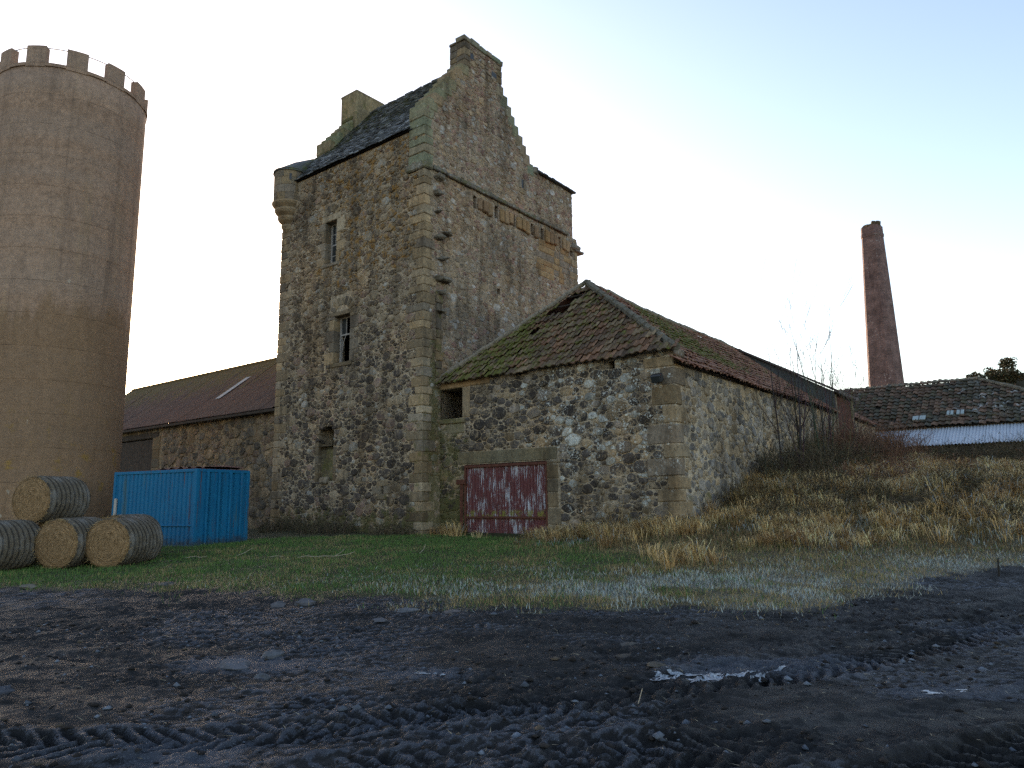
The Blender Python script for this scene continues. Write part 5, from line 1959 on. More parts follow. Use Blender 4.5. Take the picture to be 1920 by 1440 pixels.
# ================================================================== HAY BALES
def bale(cx_, cy_, cz_, rad, ln, az, label, seed, group='round hay bales stacked by the silo'):
    rnd = random.Random(seed)
    b_ = empty('hay_bale', (cx_, cy_, cz_), -az)
    tag(b_, label, 'hay bale', group)
    n = 56
    rows = [0, .03, .08] + list(np.linspace(.14, ln - .14, 22)) + [ln - .08, ln - .03, ln]
    V = []
    ecc = rnd.uniform(.95, .985)
    for y in rows:
        ed = 1 - .07 * max(0, 1 - min(y, ln - y) / .1) ** 2
        for i in range(n):
            t = 2 * math.pi * i / n
            rr = rad * ed * (1 + .012 * math.sin(y * 46) + .02 * (n1(i * .45 + seed * 9, y * 5, 2) - .5) + rnd.uniform(-.006, .006))
            zz = rr * math.sin(t) * ecc
            zz = max(zz, -rad * .90)
            V.append((rr * math.cos(t), y, zz))
    F = [(j * n + i, j * n + (i + 1) % n, (j + 1) * n + (i + 1) % n, (j + 1) * n + i) for j in range(len(rows) - 1) for i in range(n)]
    m = MB(); m.add(V, F); m.build('wrapped_side', M_HAYS, b_, smooth=True)
    for (yy, sg) in ((0, -1), (ln, 1)):
        V = []; F = []
        rings = [(.96, .0), (.8, .03), (.6, .035), (.4, .04), (.2, .035)]
        for (fr_, pr) in rings:
            for i in range(n):
                t = 2 * math.pi * i / n
                p_ = pr + .02 * (n1(i * .5 + seed, fr_ * 20, 6) - .5)
                V.append((rad * fr_ * .985 * math.cos(t), yy + sg * p_, max(rad * fr_ * .985 * math.sin(t) * ecc, -rad * .895)))
        for j in range(len(rings) - 1):
            for i in range(n):
                f = (j * n + i, j * n + (i + 1) % n, (j + 1) * n + (i + 1) % n, (j + 1) * n + i)
                F.append(f)
        F.append(tuple(4 * n + i for i in range(n)))
        m = MB(); m.add(V, F); m.build('end_face', M_HAYF, b_, smooth=True)
    # loose straw sticking out of the rim and face
    k_ = 420
    Vv = []; Ff = []
    for i in range(k_):
        t = rnd.uniform(0, 6.283); q = math.sqrt(rnd.random()) if i % 2 else rnd.uniform(.93, 1.0)
        p_ = Vector((rad * q * math.cos(t), -.03 + rnd.uniform(0, .05), max(rad * q * math.sin(t) * ecc, -rad * .88)))
        d_ = Vector((rnd.uniform(-1, 1), rnd.uniform(-1.1, .1), rnd.uniform(-1, 1))).normalized() * rnd.uniform(.04, .13)
        s_ = d_.cross(Vector((.3, 1, .2))).normalized() * .0035
        o_ = len(Vv)
        Vv += [p_ - s_, p_ + s_, p_ + d_]; Ff.append((o_, o_ + 1, o_ + 2))
    m = MB(); m.add(Vv, Ff, (.42, .29, .13)); m.build('loose_straw', M_LEAF, b_, kind='stuff')
    return b_


BR = .63
def bz(x, y): return zs(x, y) + BR * .88
bale(-9.85, 17.95, bz(-9.85, 18.5), .64, 1.3, R(9), 'front round hay bale, nearest to the blue container', 1)
bale(-11.05, 17.9, bz(-11.05, 18.4), .63, 1.25, R(10), 'front round hay bale between its two neighbours, under the stacked one', 2)
bale(-11.85, 18.9, bz(-11.9, 19.4), .63, 1.25, R(10), 'hay bale half hidden behind the middle front bale', 3)
bale(-12.55, 17.3, bz(-12.5, 17.9), .64, 1.25, R(18), 'hay bale cut off by the left edge of the photo', 4)
bale(-12.15, 18.5, bz(-12.3, 18.8) + 1.07, .63, 1.25, R(14), 'hay bale lying on top of the others', 5)
bale(-10.6, 19.55, bz(-10.6, 20), .62, 1.25, R(9), 'hay bale in the rear row behind the front pair', 6)

# ================================================================== FAR TREES
def leafy(m, c, rx, rz, nl, size, cols, rnd):
    for _ in range(nl):
        while True:
            p = Vector((rnd.uniform(-1, 1), rnd.uniform(-1, 1), rnd.uniform(-1, 1)))
            if p.length < 1: break
        p = p.normalized() * (p.length ** .6)
        q = Vector(c) + Vector((p.x * rx, p.y * rx, p.z * rz))
        d = Vector((rnd.uniform(-1, 1), rnd.uniform(-1, 1), rnd.uniform(-.6, .6))).normalized()
        e = d.cross(Vector((rnd.uniform(-1, 1), rnd.uniform(-1, 1), rnd.uniform(-1, 1)))).normalized()
        s_ = size * rnd.uniform(.6, 1.4)
        c_ = rnd.choice(cols); f = rnd.uniform(.6, 1.4)
        m.add([q - d * s_, q + e * s_ * .7, q + d * s_, q - e * s_ * .5], [(0, 1, 2, 3)], tuple(x_ * f for x_ in c_))


_tr = random.Random(5)
TREES = [(131 + q * 1.7 + _tr.uniform(-.6, .6), 222 + _tr.uniform(-4, 6), 0) for q in range(16)] + [(127 + q * 2.3 + _tr.uniform(-.6, .6), 212 + _tr.uniform(-3, 3), 0) for q in range(8)]
for i, (x, y, zb) in enumerate(TREES):
    rnd = random.Random(100 + i)
    hgt = rnd.uniform(6.0, 8.0)
    zb = 3.0 + 36 * float(sstep(75, 172, x)) * float(sstep(165, 235, y)) + 1.0
    t = empty('pine_tree', (x, y, zb), 0)
    tag(t, 'bare-stemmed pine tree in the row on the far wooded hill', 'tree', 'pines on the far hill')
    MB().tube([(0, 0, -1), (.1, 0, hgt * .5), (0, .1, hgt * .95)], [.28, .2, .06], 6, (.04, .03, .025)).build('trunk', M_TWIG, t)
    m = MB()
    for q in range(7):
        leafy(m, (rnd.uniform(-1.5, 1.5), rnd.uniform(-1.5, 1.5), hgt * rnd.uniform(.6, 1.0)), rnd.uniform(1.8, 2.8), rnd.uniform(1.1, 1.8), 130, .36, [(.03, .035, .015), (.05, .04, .018), (.075, .05, .022)], rnd)
    m.build('crown', M_LEAF, t)

# ================================================================== SAPLINGS AND BRAMBLES BY THE LONG WALL
def sapling(x, y, h, label, seed, nst=1, spread=.12, dark=(.05, .042, .036), thick=.024, group='bare saplings along the long wall'):
    rnd = random.Random(seed)
    s_ = empty('sapling', (x, y, zs(x, y) - .05), 0)
    tag(s_, label, 'sapling', group)

    def grow(m, p, d, L, r_, lev):
        pts = [p]; rad = [r_]
        n = 6
        dd = d.copy()
        for i in range(n):
            dd = (dd + Vector((rnd.uniform(-.09, .09), rnd.uniform(-.09, .09), rnd.uniform(-.01, .08)))).normalized()
            pts.append(pts[-1] + dd * L / n); rad.append(max(.0055, r_ * (1 - .85 * (i + 1) / n)))
        m.tube(pts, rad, 5 if lev == 0 else 3, tuple(c_ * rnd.uniform(.7, 1.2) for c_ in dark), cap=False)
        if lev < 2:
            for q in range(rnd.randint(4, 7) if lev == 0 else rnd.randint(1, 3)):
                i = rnd.randint(1 if lev else 2, n - 1)
                a = rnd.uniform(0, 6.28); el = rnd.uniform(.5, 1.0)
                nd = (dd * el + Vector((math.cos(a), math.sin(a), .35)) * .5).normalized()
                grow(br if lev == 0 else m, pts[i], nd, L * rnd.uniform(.3, .5), rad[i] * .6, lev + 1)
    br = MB()
    for q in range(nst):
        m = MB()
        a = rnd.uniform(0, 6.28)
        grow(m, Vector((rnd.uniform(-.1, .1), rnd.uniform(-.1, .1), 0)) * nst, Vector((math.cos(a) * spread, math.sin(a) * spread, 1)).normalized(), h * rnd.uniform(.8, 1.05), thick * rnd.uniform(.8, 1.1), 0)
        m.build('stem', M_TWIG, s_)
    br.build('branches', M_TWIG, s_)
    return s_


def at_wall(X, out):
    p = W(X, BY0 - out)
    return float(p[0]), float(p[1])


x, y = at_wall(6.6, .9); sapling(x, y, 5.6, 'dark thick-stemmed sapling, nearest of those against the long barn wall', 1, 1, .1, thick=.045)
x, y = at_wall(7.9, 1.0); sapling(x, y, 6.4, 'tall bare sapling with wispy top, second from the barn corner', 2, 1, .05, thick=.04)
x, y = at_wall(8.7, 1.1); sapling(x, y, 5.2, 'slender bare sapling in the middle of the clump by the wall', 3, 2, .12, thick=.04)
x, y = at_wall(10.2, 1.3); sapling(x, y, 6.4, 'pale thin sapling reaching above the long barn roof', 4, 2, .1, (.07, .06, .048), .03)
x, y = at_wall(11.6, 1.2); sapling(x, y, 6.2, 'wispy many-stemmed sapling before the slate dormer side', 5, 3, .14, (.07, .058, .046), .026)
x, y = at_wall(13.2, 1.4); sapling(x, y, 5.4, 'thin sapling clump closest to the loft door', 6, 3, .16, (.08, .065, .05), .018)
x, y = at_wall(9.3, 2.2); sapling(x, y, 3.2, 'short pale leaning sapling in front of the clump', 7, 2, .3, (.12, .11, .075), .016)


x, y = at_wall(12.4, 1.8); sapling(x, y, 4.4, 'reddish thin sapling just left of the loft door thicket', 8, 3, .2, (.085, .055, .04), .02)
x, y = at_wall(7.2, 1.5); sapling(x, y, 3.4, 'short forked dark sapling beside the thick-stemmed one', 9, 2, .2, thick=.028)
x, y = at_wall(9.6, 1.6); sapling(x, y, 4.8, 'dark straight sapling right of the middle of the clump', 10, 2, .1, thick=.034)
x, y = at_wall(5.6, .8); sapling(x, y, 2.6, 'small twiggy sapling nearest the barn corner', 11, 3, .25, thick=.018)


def bramble(x, y, r_, h, n, label, seed, cols):
    rnd = random.Random(seed)
    o_ = empty('bramble_bush', (x, y, zs(x, y)), 0)
    tag(o_, label, 'bush')
    m = MB()
    for q in range(int(n * 1.5)):
        a = rnd.uniform(0, 6.28); rr = r_ * math.sqrt(rnd.random())
        bx, by = rr * math.cos(a), rr * math.sin(a)
        dz = zs(x + bx, y + by) - zs(x, y)
        az = rnd.uniform(0, 6.28); L = rnd.uniform(.4, 1.0) * h; out = rnd.uniform(.1, .8) * L
        pts = []
        for i in range(5):
            t = i / 4
            pts.append((bx + math.cos(az) * out * t * t + rnd.uniform(-.03, .03), by + math.sin(az) * out * t * t + rnd.uniform(-.03, .03), dz - .03 + L * (t - .35 * t * t * rnd.uniform(.3, 1.5))))
        c_ = rnd.choice(cols); f = rnd.uniform(.6, 1.4)
        m.tube(pts, [.009, .008, .007, .005, .003], 3, tuple(k_ * f for k_ in c_), cap=False)
        if q % 3 == 0:
            for _ in range(3):
                p = Vector(rnd.choice(pts[2:])); s1 = rnd.uniform(.02, .05)
                d = Vector((rnd.uniform(-1, 1), rnd.uniform(-1, 1), rnd.uniform(-1, 1))).normalized(); e = d.cross(Vector((.3, .2, 1))).normalized()
                m.add([p, p + d * s1 + e * s1 * .5, p + d * s1 * 2, p + d * s1 - e * s1 * .5], [(0, 1, 2, 3)], tuple(k_ * f * 1.2 for k_ in c_))
    m.build('canes', M_TWIG, o_, kind='stuff')
    return o_


RB = [(.15, .075, .048), (.11, .062, .042), (.18, .105, .062)]
DB = [(.075, .056, .038), (.10, .076, .046), (.06, .056, .03)]
x, y = at_wall(14.6, 1.3); bramble(x, y, 2.0, 2.6, 620, 'reddish brown thicket under the loft door', 1, RB)
x, y = at_wall(17.5, 2.0); bramble(x, y, 1.8, 2.1, 420, 'reddish brown thicket between loft door and lean-to', 2, RB)
x, y = at_wall(11.2, 1.2); bramble(x, y, 1.7, 2.0, 460, 'dark tangled bramble at the foot of the saplings', 3, DB)
x, y = at_wall(7.4, .9); bramble(x, y, 1.5, 1.7, 420, 'dark bramble against the near end of the long wall', 4, DB)
x, y = at_wall(4.0, .7); bramble(x, y, .9, 1.0, 130, 'low dry weeds by the barn corner stones', 5, [(.12, .085, .04), (.08, .06, .03)])
bramble(19.0, 27.8, 2.6, 1.0, 420, 'dark brown bramble mound at the right edge below the lean-to', 6, DB)
bramble(15.2, 27.2, 1.9, .8, 300, 'low brown bramble on the bank crest', 7, RB)
bramble(17.6, 27.6, 1.6, 1.3, 420, 'tall dark brown bramble under the left part of the lean-to roof', 16, DB)
bramble(20.6, 28.4, 1.9, 1.7, 520, 'dense dark brown bramble bank before the lean-to panels', 17, DB)
bramble(13.2, 20.6, 1.2, .9, 260, 'dark brown briar in the middle of the bank', 18, DB)
bramble(9.6, 21.6, 1.4, .9, 260, 'dark brown briar on the bank below the sapling clump', 21, DB)
bramble(14.0, 24.6, 1.5, .8, 260, 'brown briar on the upper bank left of centre', 22, RB)
bramble(12.0, 18.2, .9, .6, 150, 'small dark briar at the foot of the bank', 23, DB)
bramble(18.0, 19.6, 1.2, .8, 200, 'dark briar low on the bank by the right edge', 24, DB)
bramble(17.6, 22.4, 1.6, .9, 300, 'brown briar high on the bank at right', 19, RB)
bramble(11.6, 23.4, 1.2, .8, 220, 'brown briar below the thicket on the bank', 20, RB)
bramble(21.5, 24.5, 2.4, 1.1, 300, 'dark bramble mound nearest the right edge of the photo', 8, DB)
bramble(10.4, 19.4, 1.1, .75, 220, 'dark low briar in the hollow halfway up the bank', 9, DB)
bramble(8.0, 20.4, 1.3, .8, 260, 'dark briar at the bottom of the bank near the wall', 10, DB)
bramble(15.6, 20.2, 1.3, .8, 220, 'dark briar on the right part of the bank', 11, DB)
p = W(-.5, 4.2); bramble(float(p[0]), float(p[1]), 1.2, .8, 220, 'low dark weeds at the foot of the tower window face', 12, DB)
p = W(-.5, 6.8); bramble(float(p[0]), float(p[1]), 1.2, .9, 220, 'low dark weeds between tower foot and container', 13, DB)
p = W(-.3, 1.0); bramble(float(p[0]), float(p[1]), .9, .6, 150, 'low dark weeds at the tower corner', 14, DB)
p = W(.5, -7.3); bramble(float(p[0]), float(p[1]), .5, 1.7, 26, 'tall thin straw stems before the barn end wall', 15, [(.22, .16, .08), (.16, .11, .05)])


# ================================================================== GRASS
def blades(name, x, y, z, h, w, lean, az, colr, label, seg=1):
    n = len(x)
    dx, dy = np.cos(az), np.sin(az)
    face = RNG.uniform(0, 2 * math.pi, n)
    sx_, sy_ = np.cos(face) * w * .5, np.sin(face) * w * .5
    b0 = np.stack([x - sx_, y - sy_, z], -1); b1 = np.stack([x + sx_, y + sy_, z], -1)
    if seg == 1:
        tip = np.stack([x + dx * lean * h, y + dy * lean * h, z + h * np.sqrt(np.clip(1 - lean ** 2 * .6, .1, 1))], -1)
        V = np.stack([b0, b1, tip], 1).reshape(-1, 3)
        F = np.arange(3 * n).reshape(-1, 3)
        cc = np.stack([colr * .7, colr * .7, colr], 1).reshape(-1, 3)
    else:
        mx, my = x + dx * lean * h * .30, y + dy * lean * h * .30
        mz = z + h * .62
        m0 = np.stack([mx - sx_ * .8, my - sy_ * .8, mz], -1); m1 = np.stack([mx + sx_ * .8, my + sy_ * .8, mz], -1)
        tip = np.stack([x + dx * lean * h * 1.0, y + dy * lean * h * 1.0, z + h * (.98 - .55 * lean)], -1)
        V = np.stack([b0, b1, m0, m1, tip], 1).reshape(-1, 3)
        o_ = (np.arange(n) * 5)[:, None]
        F = np.concatenate([o_ + np.array([0, 1, 3]), o_ + np.array([0, 3, 2]), o_ + np.array([2, 3, 4])], 0)
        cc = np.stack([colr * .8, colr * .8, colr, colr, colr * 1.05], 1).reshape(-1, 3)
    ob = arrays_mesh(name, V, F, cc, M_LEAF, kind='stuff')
    ob['label'] = label
    ob['category'] = 'grass'
    return ob


def local(x, y):
    dx, dy = x - C0[0], y - C0[1]
    return dx * uR[0] + dy * uR[1], dx * uL[0] + dy * uL[1]


def clear_of_walls(x, y):
    X, Y = local(x, y)
    inside = ((X > -.05) & (Y > -.02)) | ((X > BX - .08) & (Y > BY0 - .05)) | ((X > LX - .05) & (Y > 8))
    ssil = (x - sx) ** 2 + (y - sy) ** 2 < (SR + .1) ** 2
    return ~(inside | ssil)


# short turf
N = 330000
x = RNG.uniform(-17, 17, N); y = RNG.uniform(9, 25, N) 
gmk = grass_mask(x, y)
keep = (RNG.random(N) < gmk ** 1.6) & clear_of_walls(x, y) & (np.abs(x) < y * .86 + 1)
x, y = x[keep], y[keep]
z = zsurf(x, y)
keep = z < 1.4
x, y, z = x[keep], y[keep], z[keep]
n = len(x)
dryf = np.clip(.45 * sstep(.52, .66, fbm(x * .9, y * .9, 3, 140)) + sstep(-1.5, 5.5, x + (fbm(x * .6, y * .6, 3, 40) - .5) * 9) + .35 * sstep(1.2, .2, y - edge_y(x)), 0, 1)
fro_ = np.clip(np.exp(-(((x - 4.5) / 6.0) ** 2)) * sstep(17.0, 12.5, y) * 1.3 * sstep(.36, .60, fbm(x * 1.1, y * 1.3, 3, 15)) + .9 * sstep(6, 9, x) * sstep(17.5, 14.5, y) * sstep(.3, .55, fbm(x * 1.1, y * 1.3, 3, 15)), 0, 1)
r1 = RNG.random((n, 1)); 
green = np.array([.085, .155, .036]) * (.6 + .9 * RNG.random((n, 1)))
straw_c = np.array([.34, .25, .115]) * (.5 + .9 * RNG.random((n, 1)))
frc = np.array([.50, .55, .52]) * (.6 + .6 * RNG.random((n, 1)))
c = np.where(RNG.random((n, 1)) < dryf[:, None] * .75 + .06, straw_c, green)
c = np.where(RNG.random((n, 1)) < fro_[:, None] * .62, frc, c)
blades('turf_grass', x, y, z - .005, RNG.uniform(.03, .10, n) * (0.35 + 1.5 * fbm(x * 1.6, y * 1.6, 3, 4)), RNG.uniform(.007, .014, n), RNG.uniform(.1, .9, n), RNG.uniform(0, 6.28, n), c, 'short green turf with frost and dry stalks in front of the buildings')

# long dry grass on the bank and along the walls, growing in tufts
NT_ = 3000
tx = RNG.uniform(-2, 30, NT_ * 3); ty = RNG.uniform(12, 40, NT_ * 3)
tzv = zsurf(tx, ty)
prob = np.clip(sstep(.38, .8, tzv) * 1.0 + .9 * sstep(1.6, .2, np.abs(ty - (edge_y(tx) + 5.5))) * sstep(0, 3, tx), 0, 1) * sstep(.42, .56, fbm(tx * .5, ty * .5, 3, 90) + .02)
prob *= np.clip(1.3 - (ty - 14) / 34, .3, 1)
keep = (RNG.random(len(tx)) < prob) & clear_of_walls(tx, ty) & (tx < ty * .86 + 1)
tx, ty, tzv = tx[keep], ty[keep], tzv[keep]
# extra tufts at the foot of the barn end wall
ex_ = [W(BX - RNG.uniform(.15, 1.0), Yq) for Yq in RNG.uniform(-9.6, -4.4, 70)]
ex_ += [W(X_, BY0 - RNG.uniform(.2, 1.6)) for X_ in RNG.uniform(1, 9, 60)]
ex_ += [W(BX - RNG.uniform(.2, .9), Yq) for Yq in RNG.uniform(-1.4, -.3, 8)]
ex_ = np.array(ex_)
tx = np.concatenate([tx, ex_[:, 0]]); ty = np.concatenate([ty, ex_[:, 1]])
nt = len(tx)
per = 52
ti = np.repeat(np.arange(nt), per)
ths = RNG.uniform(.55, 1.25, nt) * (.55 + .9 * fbm(tx * .3, ty * .3, 3, 66))
rr = np.abs(RNG.normal(0, .16, nt * per)); aa = RNG.uniform(0, 6.28, nt * per)
x = tx[ti] + rr * np.cos(aa); y = ty[ti] + rr * np.sin(aa)
ok = clear_of_walls(x, y)
x, y, aa, ti = x[ok], y[ok], aa[ok], ti[ok]
n = len(x)
z = zsurf(x, y)
tcolr = np.array([[.54, .37, .165], [.43, .28, .115], [.26, .155, .065], [.62, .46, .23], [.21, .155, .06]])[RNG.integers(0, 5, nt)]
c = np.clip(tcolr[ti] * (.8 + .8 * RNG.random((n, 1))), 0, .8)
frt = (RNG.random(n) < .10 * sstep(7, 12, x) + .05)
c = np.where(frt[:, None], np.array([.36, .38, .35]) * (.6 + .6 * RNG.random((n, 1))), c)
blades('dry_grass', x, y, z - .01, ths[ti] * RNG.uniform(.22, .62, n), RNG.uniform(.008, .016, n), RNG.uniform(.25, 1.25, n), np.where(RNG.random(n) < .45, 3.6 + RNG.normal(0, .6, n), aa + RNG.normal(0, .5, n)), c, 'long dry straw-coloured grass covering the bank on the right', seg=2)
# shorter litter grass between the tufts
N = 190000
x = RNG.uniform(0, 28, N); y = RNG.uniform(13, 38, N)
z = zsurf(x, y)
keep = (RNG.random(N) < sstep(.3, .7, z) * np.clip(1.25 - (y - 13) / 30, .25, 1)) & clear_of_walls(x, y) & (x < y * .86 + 1)
x, y, z = x[keep], y[keep], z[keep]; n = len(x)
c = np.array([.27, .175, .082]) * (.2 + 1.0 * RNG.random((n, 1)))
fz = RNG.random(n) < .5 * sstep(.35, .6, fbm(x * .25, y * .25, 2, 98)) * sstep(.45, .62, fbm(x * .5, y * .5, 3, 95))
c = np.where(fz[:, None], np.array([.34, .38, .35]) * (.5 + .6 * RNG.random((n, 1))), c)
c = np.where(RNG.random((n, 1)) < .15, np.array([.05, .065, .02]), c)
blades('bank_grass', x, y, z - .01, RNG.uniform(.10, .26, n), RNG.uniform(.008, .016, n), RNG.uniform(.3, 1.0, n), RNG.uniform(0, 6.28, n), c, 'frosty matted grass between the tufts on the bank', seg=2)

# ================================================================== STONES, ICE, STICKS
def rock(x, y, s_, label, seed, flat=.45, c=(.16, .155, .16)):
    rnd = random.Random(seed)
    m = MB(); V = []; F = []
    n, r_ = 10, 5
    for j in range(1, r_):
        ph = math.pi * j / r_
        for i in range(n):
            t = 2 * math.pi * i / n
            q = 1 + rnd.uniform(-.24, .22)
            V.append((s_ * q * math.sin(ph) * math.cos(t), s_ * .75 * q * math.sin(ph) * math.sin(t), s_ * flat * q * math.cos(ph)))
    V.append((0, 0, s_ * flat)); V.append((0, 0, -s_ * flat))
    for j in range(r_ - 2):
        for i in range(n):
            F.append((j * n + i, (j + 1) * n + i, (j + 1) * n + (i + 1) % n, j * n + (i + 1) % n))
    for i in range(n):
        F.append((len(V) - 2, i, (i + 1) % n)); F.append((len(V) - 1, (r_ - 2) * n + (i + 1) % n, (r_ - 2) * n + i))
    m.add(V, F, tuple(q_ * .42 for q_ in c))
    o_ = m.build('field_stone', M_ROCK, None, smooth=False, loc=(x, y, zs(x, y) + s_ * flat * .05))
    o_.rotation_euler = (0, 0, rnd.uniform(0, 6.28))
    return tag(o_, label, 'stone', 'loose stones in the yard')


rock(-9.3, 14.3, .17, 'pale flat stone at the left edge of the turf below the bales', 1, .4, (.30, .27, .22))
rock(-6.6, 14.2, .2, 'grey stone in the grass below the blue container', 2, .3)
rock(-3.35, 12.0, .17, 'grey stone on the turf edge below the tower corner', 3, .5, (.2, .2, .22))
rock(-3.75, 11.9, .12, 'smaller grey stone just left of the turf-edge stone', 4, .5, (.2, .2, .22))
rock(-2.85, 7.7, .24, 'large smooth frosted stone half buried in the mud', 5, .25, (.20, .21, .24))
rock(-2.6, 8.15, .14, 'grey stone just behind the large half-buried stone', 6, .4, (.2, .21, .23))
rock(-2.4, 7.2, .1, 'small blocky stone in front of the large half-buried stone', 7, .6, (.19, .2, .22))
rock(-4.4, 6.55, .11, 'small rounded stone in the mud farthest left', 8, .5, (.13, .14, .17))
rock(-1.55, 11.0, .2, 'flat pale stone at the edge of the grass near the middle', 9, .18, (.24, .25, .27))
rock(-.9, 10.9, .16, 'pinkish flat stone among frosty grass near the middle', 10, .2, (.28, .24, .23))
rock(1.35, 7.35, .12, 'small tan flat stone left of the ice patch', 11, .25, (.17, .15, .12))
rock(1.15, 7.9, .12, 'brownish flat stone farther from the ice patch', 12, .25, (.15, .13, .11))
rock(1.3, 8.5, .12, 'flat grey stone nearest the frosty grass edge', 13, .25, (.16, .15, .14))
rock(-1.85, 10.3, .13, 'frosted flat stone on bare earth before the tower', 14, .2, (.2, .2, .22))


def ice(pts, label, seed, nm='ice_patch'):
    """a jagged sheet of ice lying on the mud"""
    rnd = random.Random(seed)
    P = np.array(pts); cx_, cy_ = P[:, 0].mean(), P[:, 1].mean()
    ex, ey = np.ptp(P[:, 0]) * .5, np.ptp(P[:, 1]) * .5
    st = .011
    xs = np.arange(-ex * 1.35, ex * 1.35, st); ys = np.arange(-ey * 1.5, ey * 1.5, st)
    XX, YY = np.meshgrid(xs, ys)
    rr = np.sqrt((XX / ex) ** 2 + (YY / ey) ** 2)
    f = 1.15 - rr + (fbm((XX + cx_) * 9, (YY + cy_) * 26, 4, seed * 5) - .5) * 2.6
    gz = zsurf((XX + cx_).ravel(), (YY + cy_).ravel()).reshape(XX.shape)
    za = np.median(gz)
    ZZ = np.maximum(gz + .004, za - .004) + .002 + .004 * fbm(XX * 9, YY * 9, 2, 3)
    lim = .30 if seed == 1 else .55
    kk = (f[:-1, :-1] > lim) & (f[1:, 1:] > lim)
    idm = np.arange(XX.size).reshape(XX.shape)
    q = np.stack([idm[:-1, :-1], idm[:-1, 1:], idm[1:, 1:], idm[1:, :-1]], -1)[kk]
    usd = np.unique(q); rm = np.zeros(XX.size, int); rm[usd] = np.arange(len(usd))
    Vt = np.stack([XX, YY, ZZ], -1).reshape(-1, 3)[usd]
    o_ = arrays_mesh(nm, Vt, rm[q], None, M_ICE, smooth=True)
    o_.location = (cx_, cy_, 0)
    return tag(o_, label, 'ice', 'ice patches in the ruts')


ice([(1.42, 6.95), (1.6, 6.85), (2.05, 6.92), (2.3, 7.05), (1.95, 7.12), (1.6, 7.15)], 'largest white ice patch in a rut right of centre', 1)
ice([(2.35, 7.12), (2.6, 7.1), (2.62, 7.2), (2.4, 7.2)], 'small sliver of ice beside the largest ice patch', 2)
ice([(-.98, 7.2), (-.82, 7.16), (-.84, 7.24)], 'tiny left of two white ice flecks in the centre', 4)
ice([(-.76, 7.16), (-.62, 7.12), (-.64, 7.2)], 'tiny right of two white ice flecks in the centre', 5)
ice([(3.3, 6.2), (3.42, 6.15), (3.5, 6.32), (3.4, 6.34)], 'curved ice fleck in the right tyre track, left one', 6)
ice([(3.62, 6.22), (3.72, 6.18), (3.8, 6.36), (3.7, 6.36)], 'curved ice fleck in the right tyre track, right one', 7)


def stick(pts, r_, label, c=(.34, .29, .22)):
    P = [Vector((p[0], p[1], zs(p[0], p[1]) + p[2])) for p in pts]
    o0 = P[0].copy()
    m = MB(); m.tube([p - o0 for p in P], [r_ * (1 - .5 * i / len(P)) for i in range(len(P))], 5, c)
    o_ = m.build('fallen_stick', M_TWIG, None, loc=o0)
    return tag(o_, label, 'stick', 'pale sticks on the grass')


stick([(-5.4, 18.6, .03), (-5.15, 18.45, .07), (-4.95, 18.52, .04), (-4.7, 18.38, .06), (-4.45, 18.42, .04), (-4.1, 18.35, .09), (-3.95, 18.45, .13)], .010, 'long crooked pale stick lying on grass before the tower')
stick([(-4.45, 18.4, .04), (-4.3, 18.48, .12), (-4.22, 18.5, .2)], .007, 'short pale stick rising from the crooked one')
stick([(-7.3, 19.6, .03), (-7.15, 19.7, .08), (-6.95, 19.75, .2)], .008, 'pale stick near the blue container')
stick([(-8.5, 19.2, .03), (-8.25, 19.28, .07), (-8.1, 19.2, .04), (-7.95, 19.25, .07)], .008, 'pale stick on the grass nearest the hay bales')
stick([(-2.4, 18.9, .03), (-2.3, 18.95, .12), (-2.26, 18.97, .24)], .009, 'upright pale stick below the tower corner')
stick([(-6.2, 18.9, .03), (-6.0, 18.8, .06), (-5.85, 18.84, .04)], .007, 'small pale stick left of the crooked one')
stick([(9.2, 14.2, 0), (9.22, 14.2, .35)], .02, 'dark upright stub in the frosty grass at right', (.03, .026, .022))
stick([(.95, 5.95, .02), (.99, 5.97, .11)], .004, 'thin straw standing in the mud near the centre')
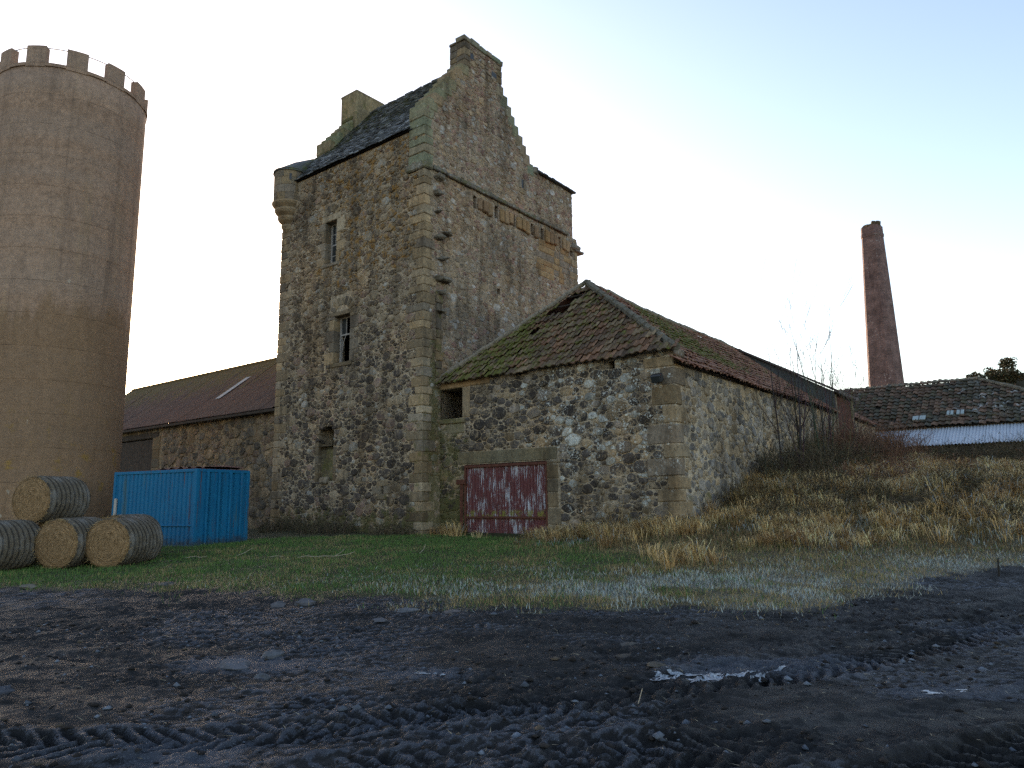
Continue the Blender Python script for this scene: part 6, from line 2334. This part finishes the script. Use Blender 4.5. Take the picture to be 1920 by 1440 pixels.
# loose straw bits on the mud
N = 900
x = RNG.uniform(-6, 7, N); y = RNG.uniform(4.4, 11, N)
z = zsurf(x, y) + .006
az = RNG.uniform(0, 6.28, N); L = RNG.uniform(.02, .09, N)
V = np.stack([np.stack([x, y, z], -1), np.stack([x + .004, y + .004, z + .002], -1), np.stack([x + np.cos(az) * L, y + np.sin(az) * L, z + RNG.uniform(0, .03, N)], -1)], 1).reshape(-1, 3)
cc = np.repeat(np.array([.30, .25, .17]) * (.5 + .8 * RNG.random((N, 1))), 3, 0)
o = arrays_mesh('straw_litter', V, np.arange(3 * N).reshape(-1, 3), cc, M_LEAF, kind='stuff')
o['label'] = 'bits of pale straw trodden into the mud'; o['category'] = 'straw'

# crumbs and clods of frozen mud
N = 5200
x = RNG.uniform(-7, 9, N); y = 4.3 + 7.5 * RNG.random(N) ** 1.3
keep = (grass_mask(x, y) < .4) & (RNG.random(N) < sstep(.40, .58, fbm(x * .7, y * .9, 3, 301)) + .12)
x, y = x[keep], y[keep]; n = len(x)
z = zsurf(x, y)
sz = np.abs(RNG.normal(0, .014, n)) + .006
base = np.array([[1, 0, 0], [.3, .95, 0], [-.8, .6, 0], [-.8, -.6, 0], [.3, -.95, 0], [.1, .05, .8], [0, 0, -.5]])
V = base[None] * (1 + RNG.uniform(-.35, .35, (n, 7, 3))) * sz[:, None, None] * np.array([1.25, 1, .85])
rot = RNG.uniform(0, 6.28, n); cr, sr = np.cos(rot)[:, None], np.sin(rot)[:, None]
V = np.stack([V[..., 0] * cr - V[..., 1] * sr + x[:, None], V[..., 0] * sr + V[..., 1] * cr + y[:, None], V[..., 2] + z[:, None] + sz[:, None] * .15], -1).reshape(-1, 3)
Fb = np.array([[0, 1, 5], [1, 2, 5], [2, 3, 5], [3, 4, 5], [4, 0, 5], [1, 0, 6], [2, 1, 6], [3, 2, 6], [4, 3, 6], [0, 4, 6]])
F = (Fb[None] + (np.arange(n) * 7)[:, None, None]).reshape(-1, 3)
cc = np.where(RNG.random((n, 1)) < .22, np.array([.10, .115, .14]), np.where(RNG.random((n, 1)) < .1, np.array([.07, .055, .04]), np.array([.022, .019, .018]))) * (.6 + .8 * RNG.random((n, 1)))
o = arrays_mesh('mud_clods', V, F, np.repeat(cc, 7, 0), M_ROCK, kind='stuff')
o['label'] = 'crumbs and clods of frozen mud scattered over the yard'; o['category'] = 'clods'
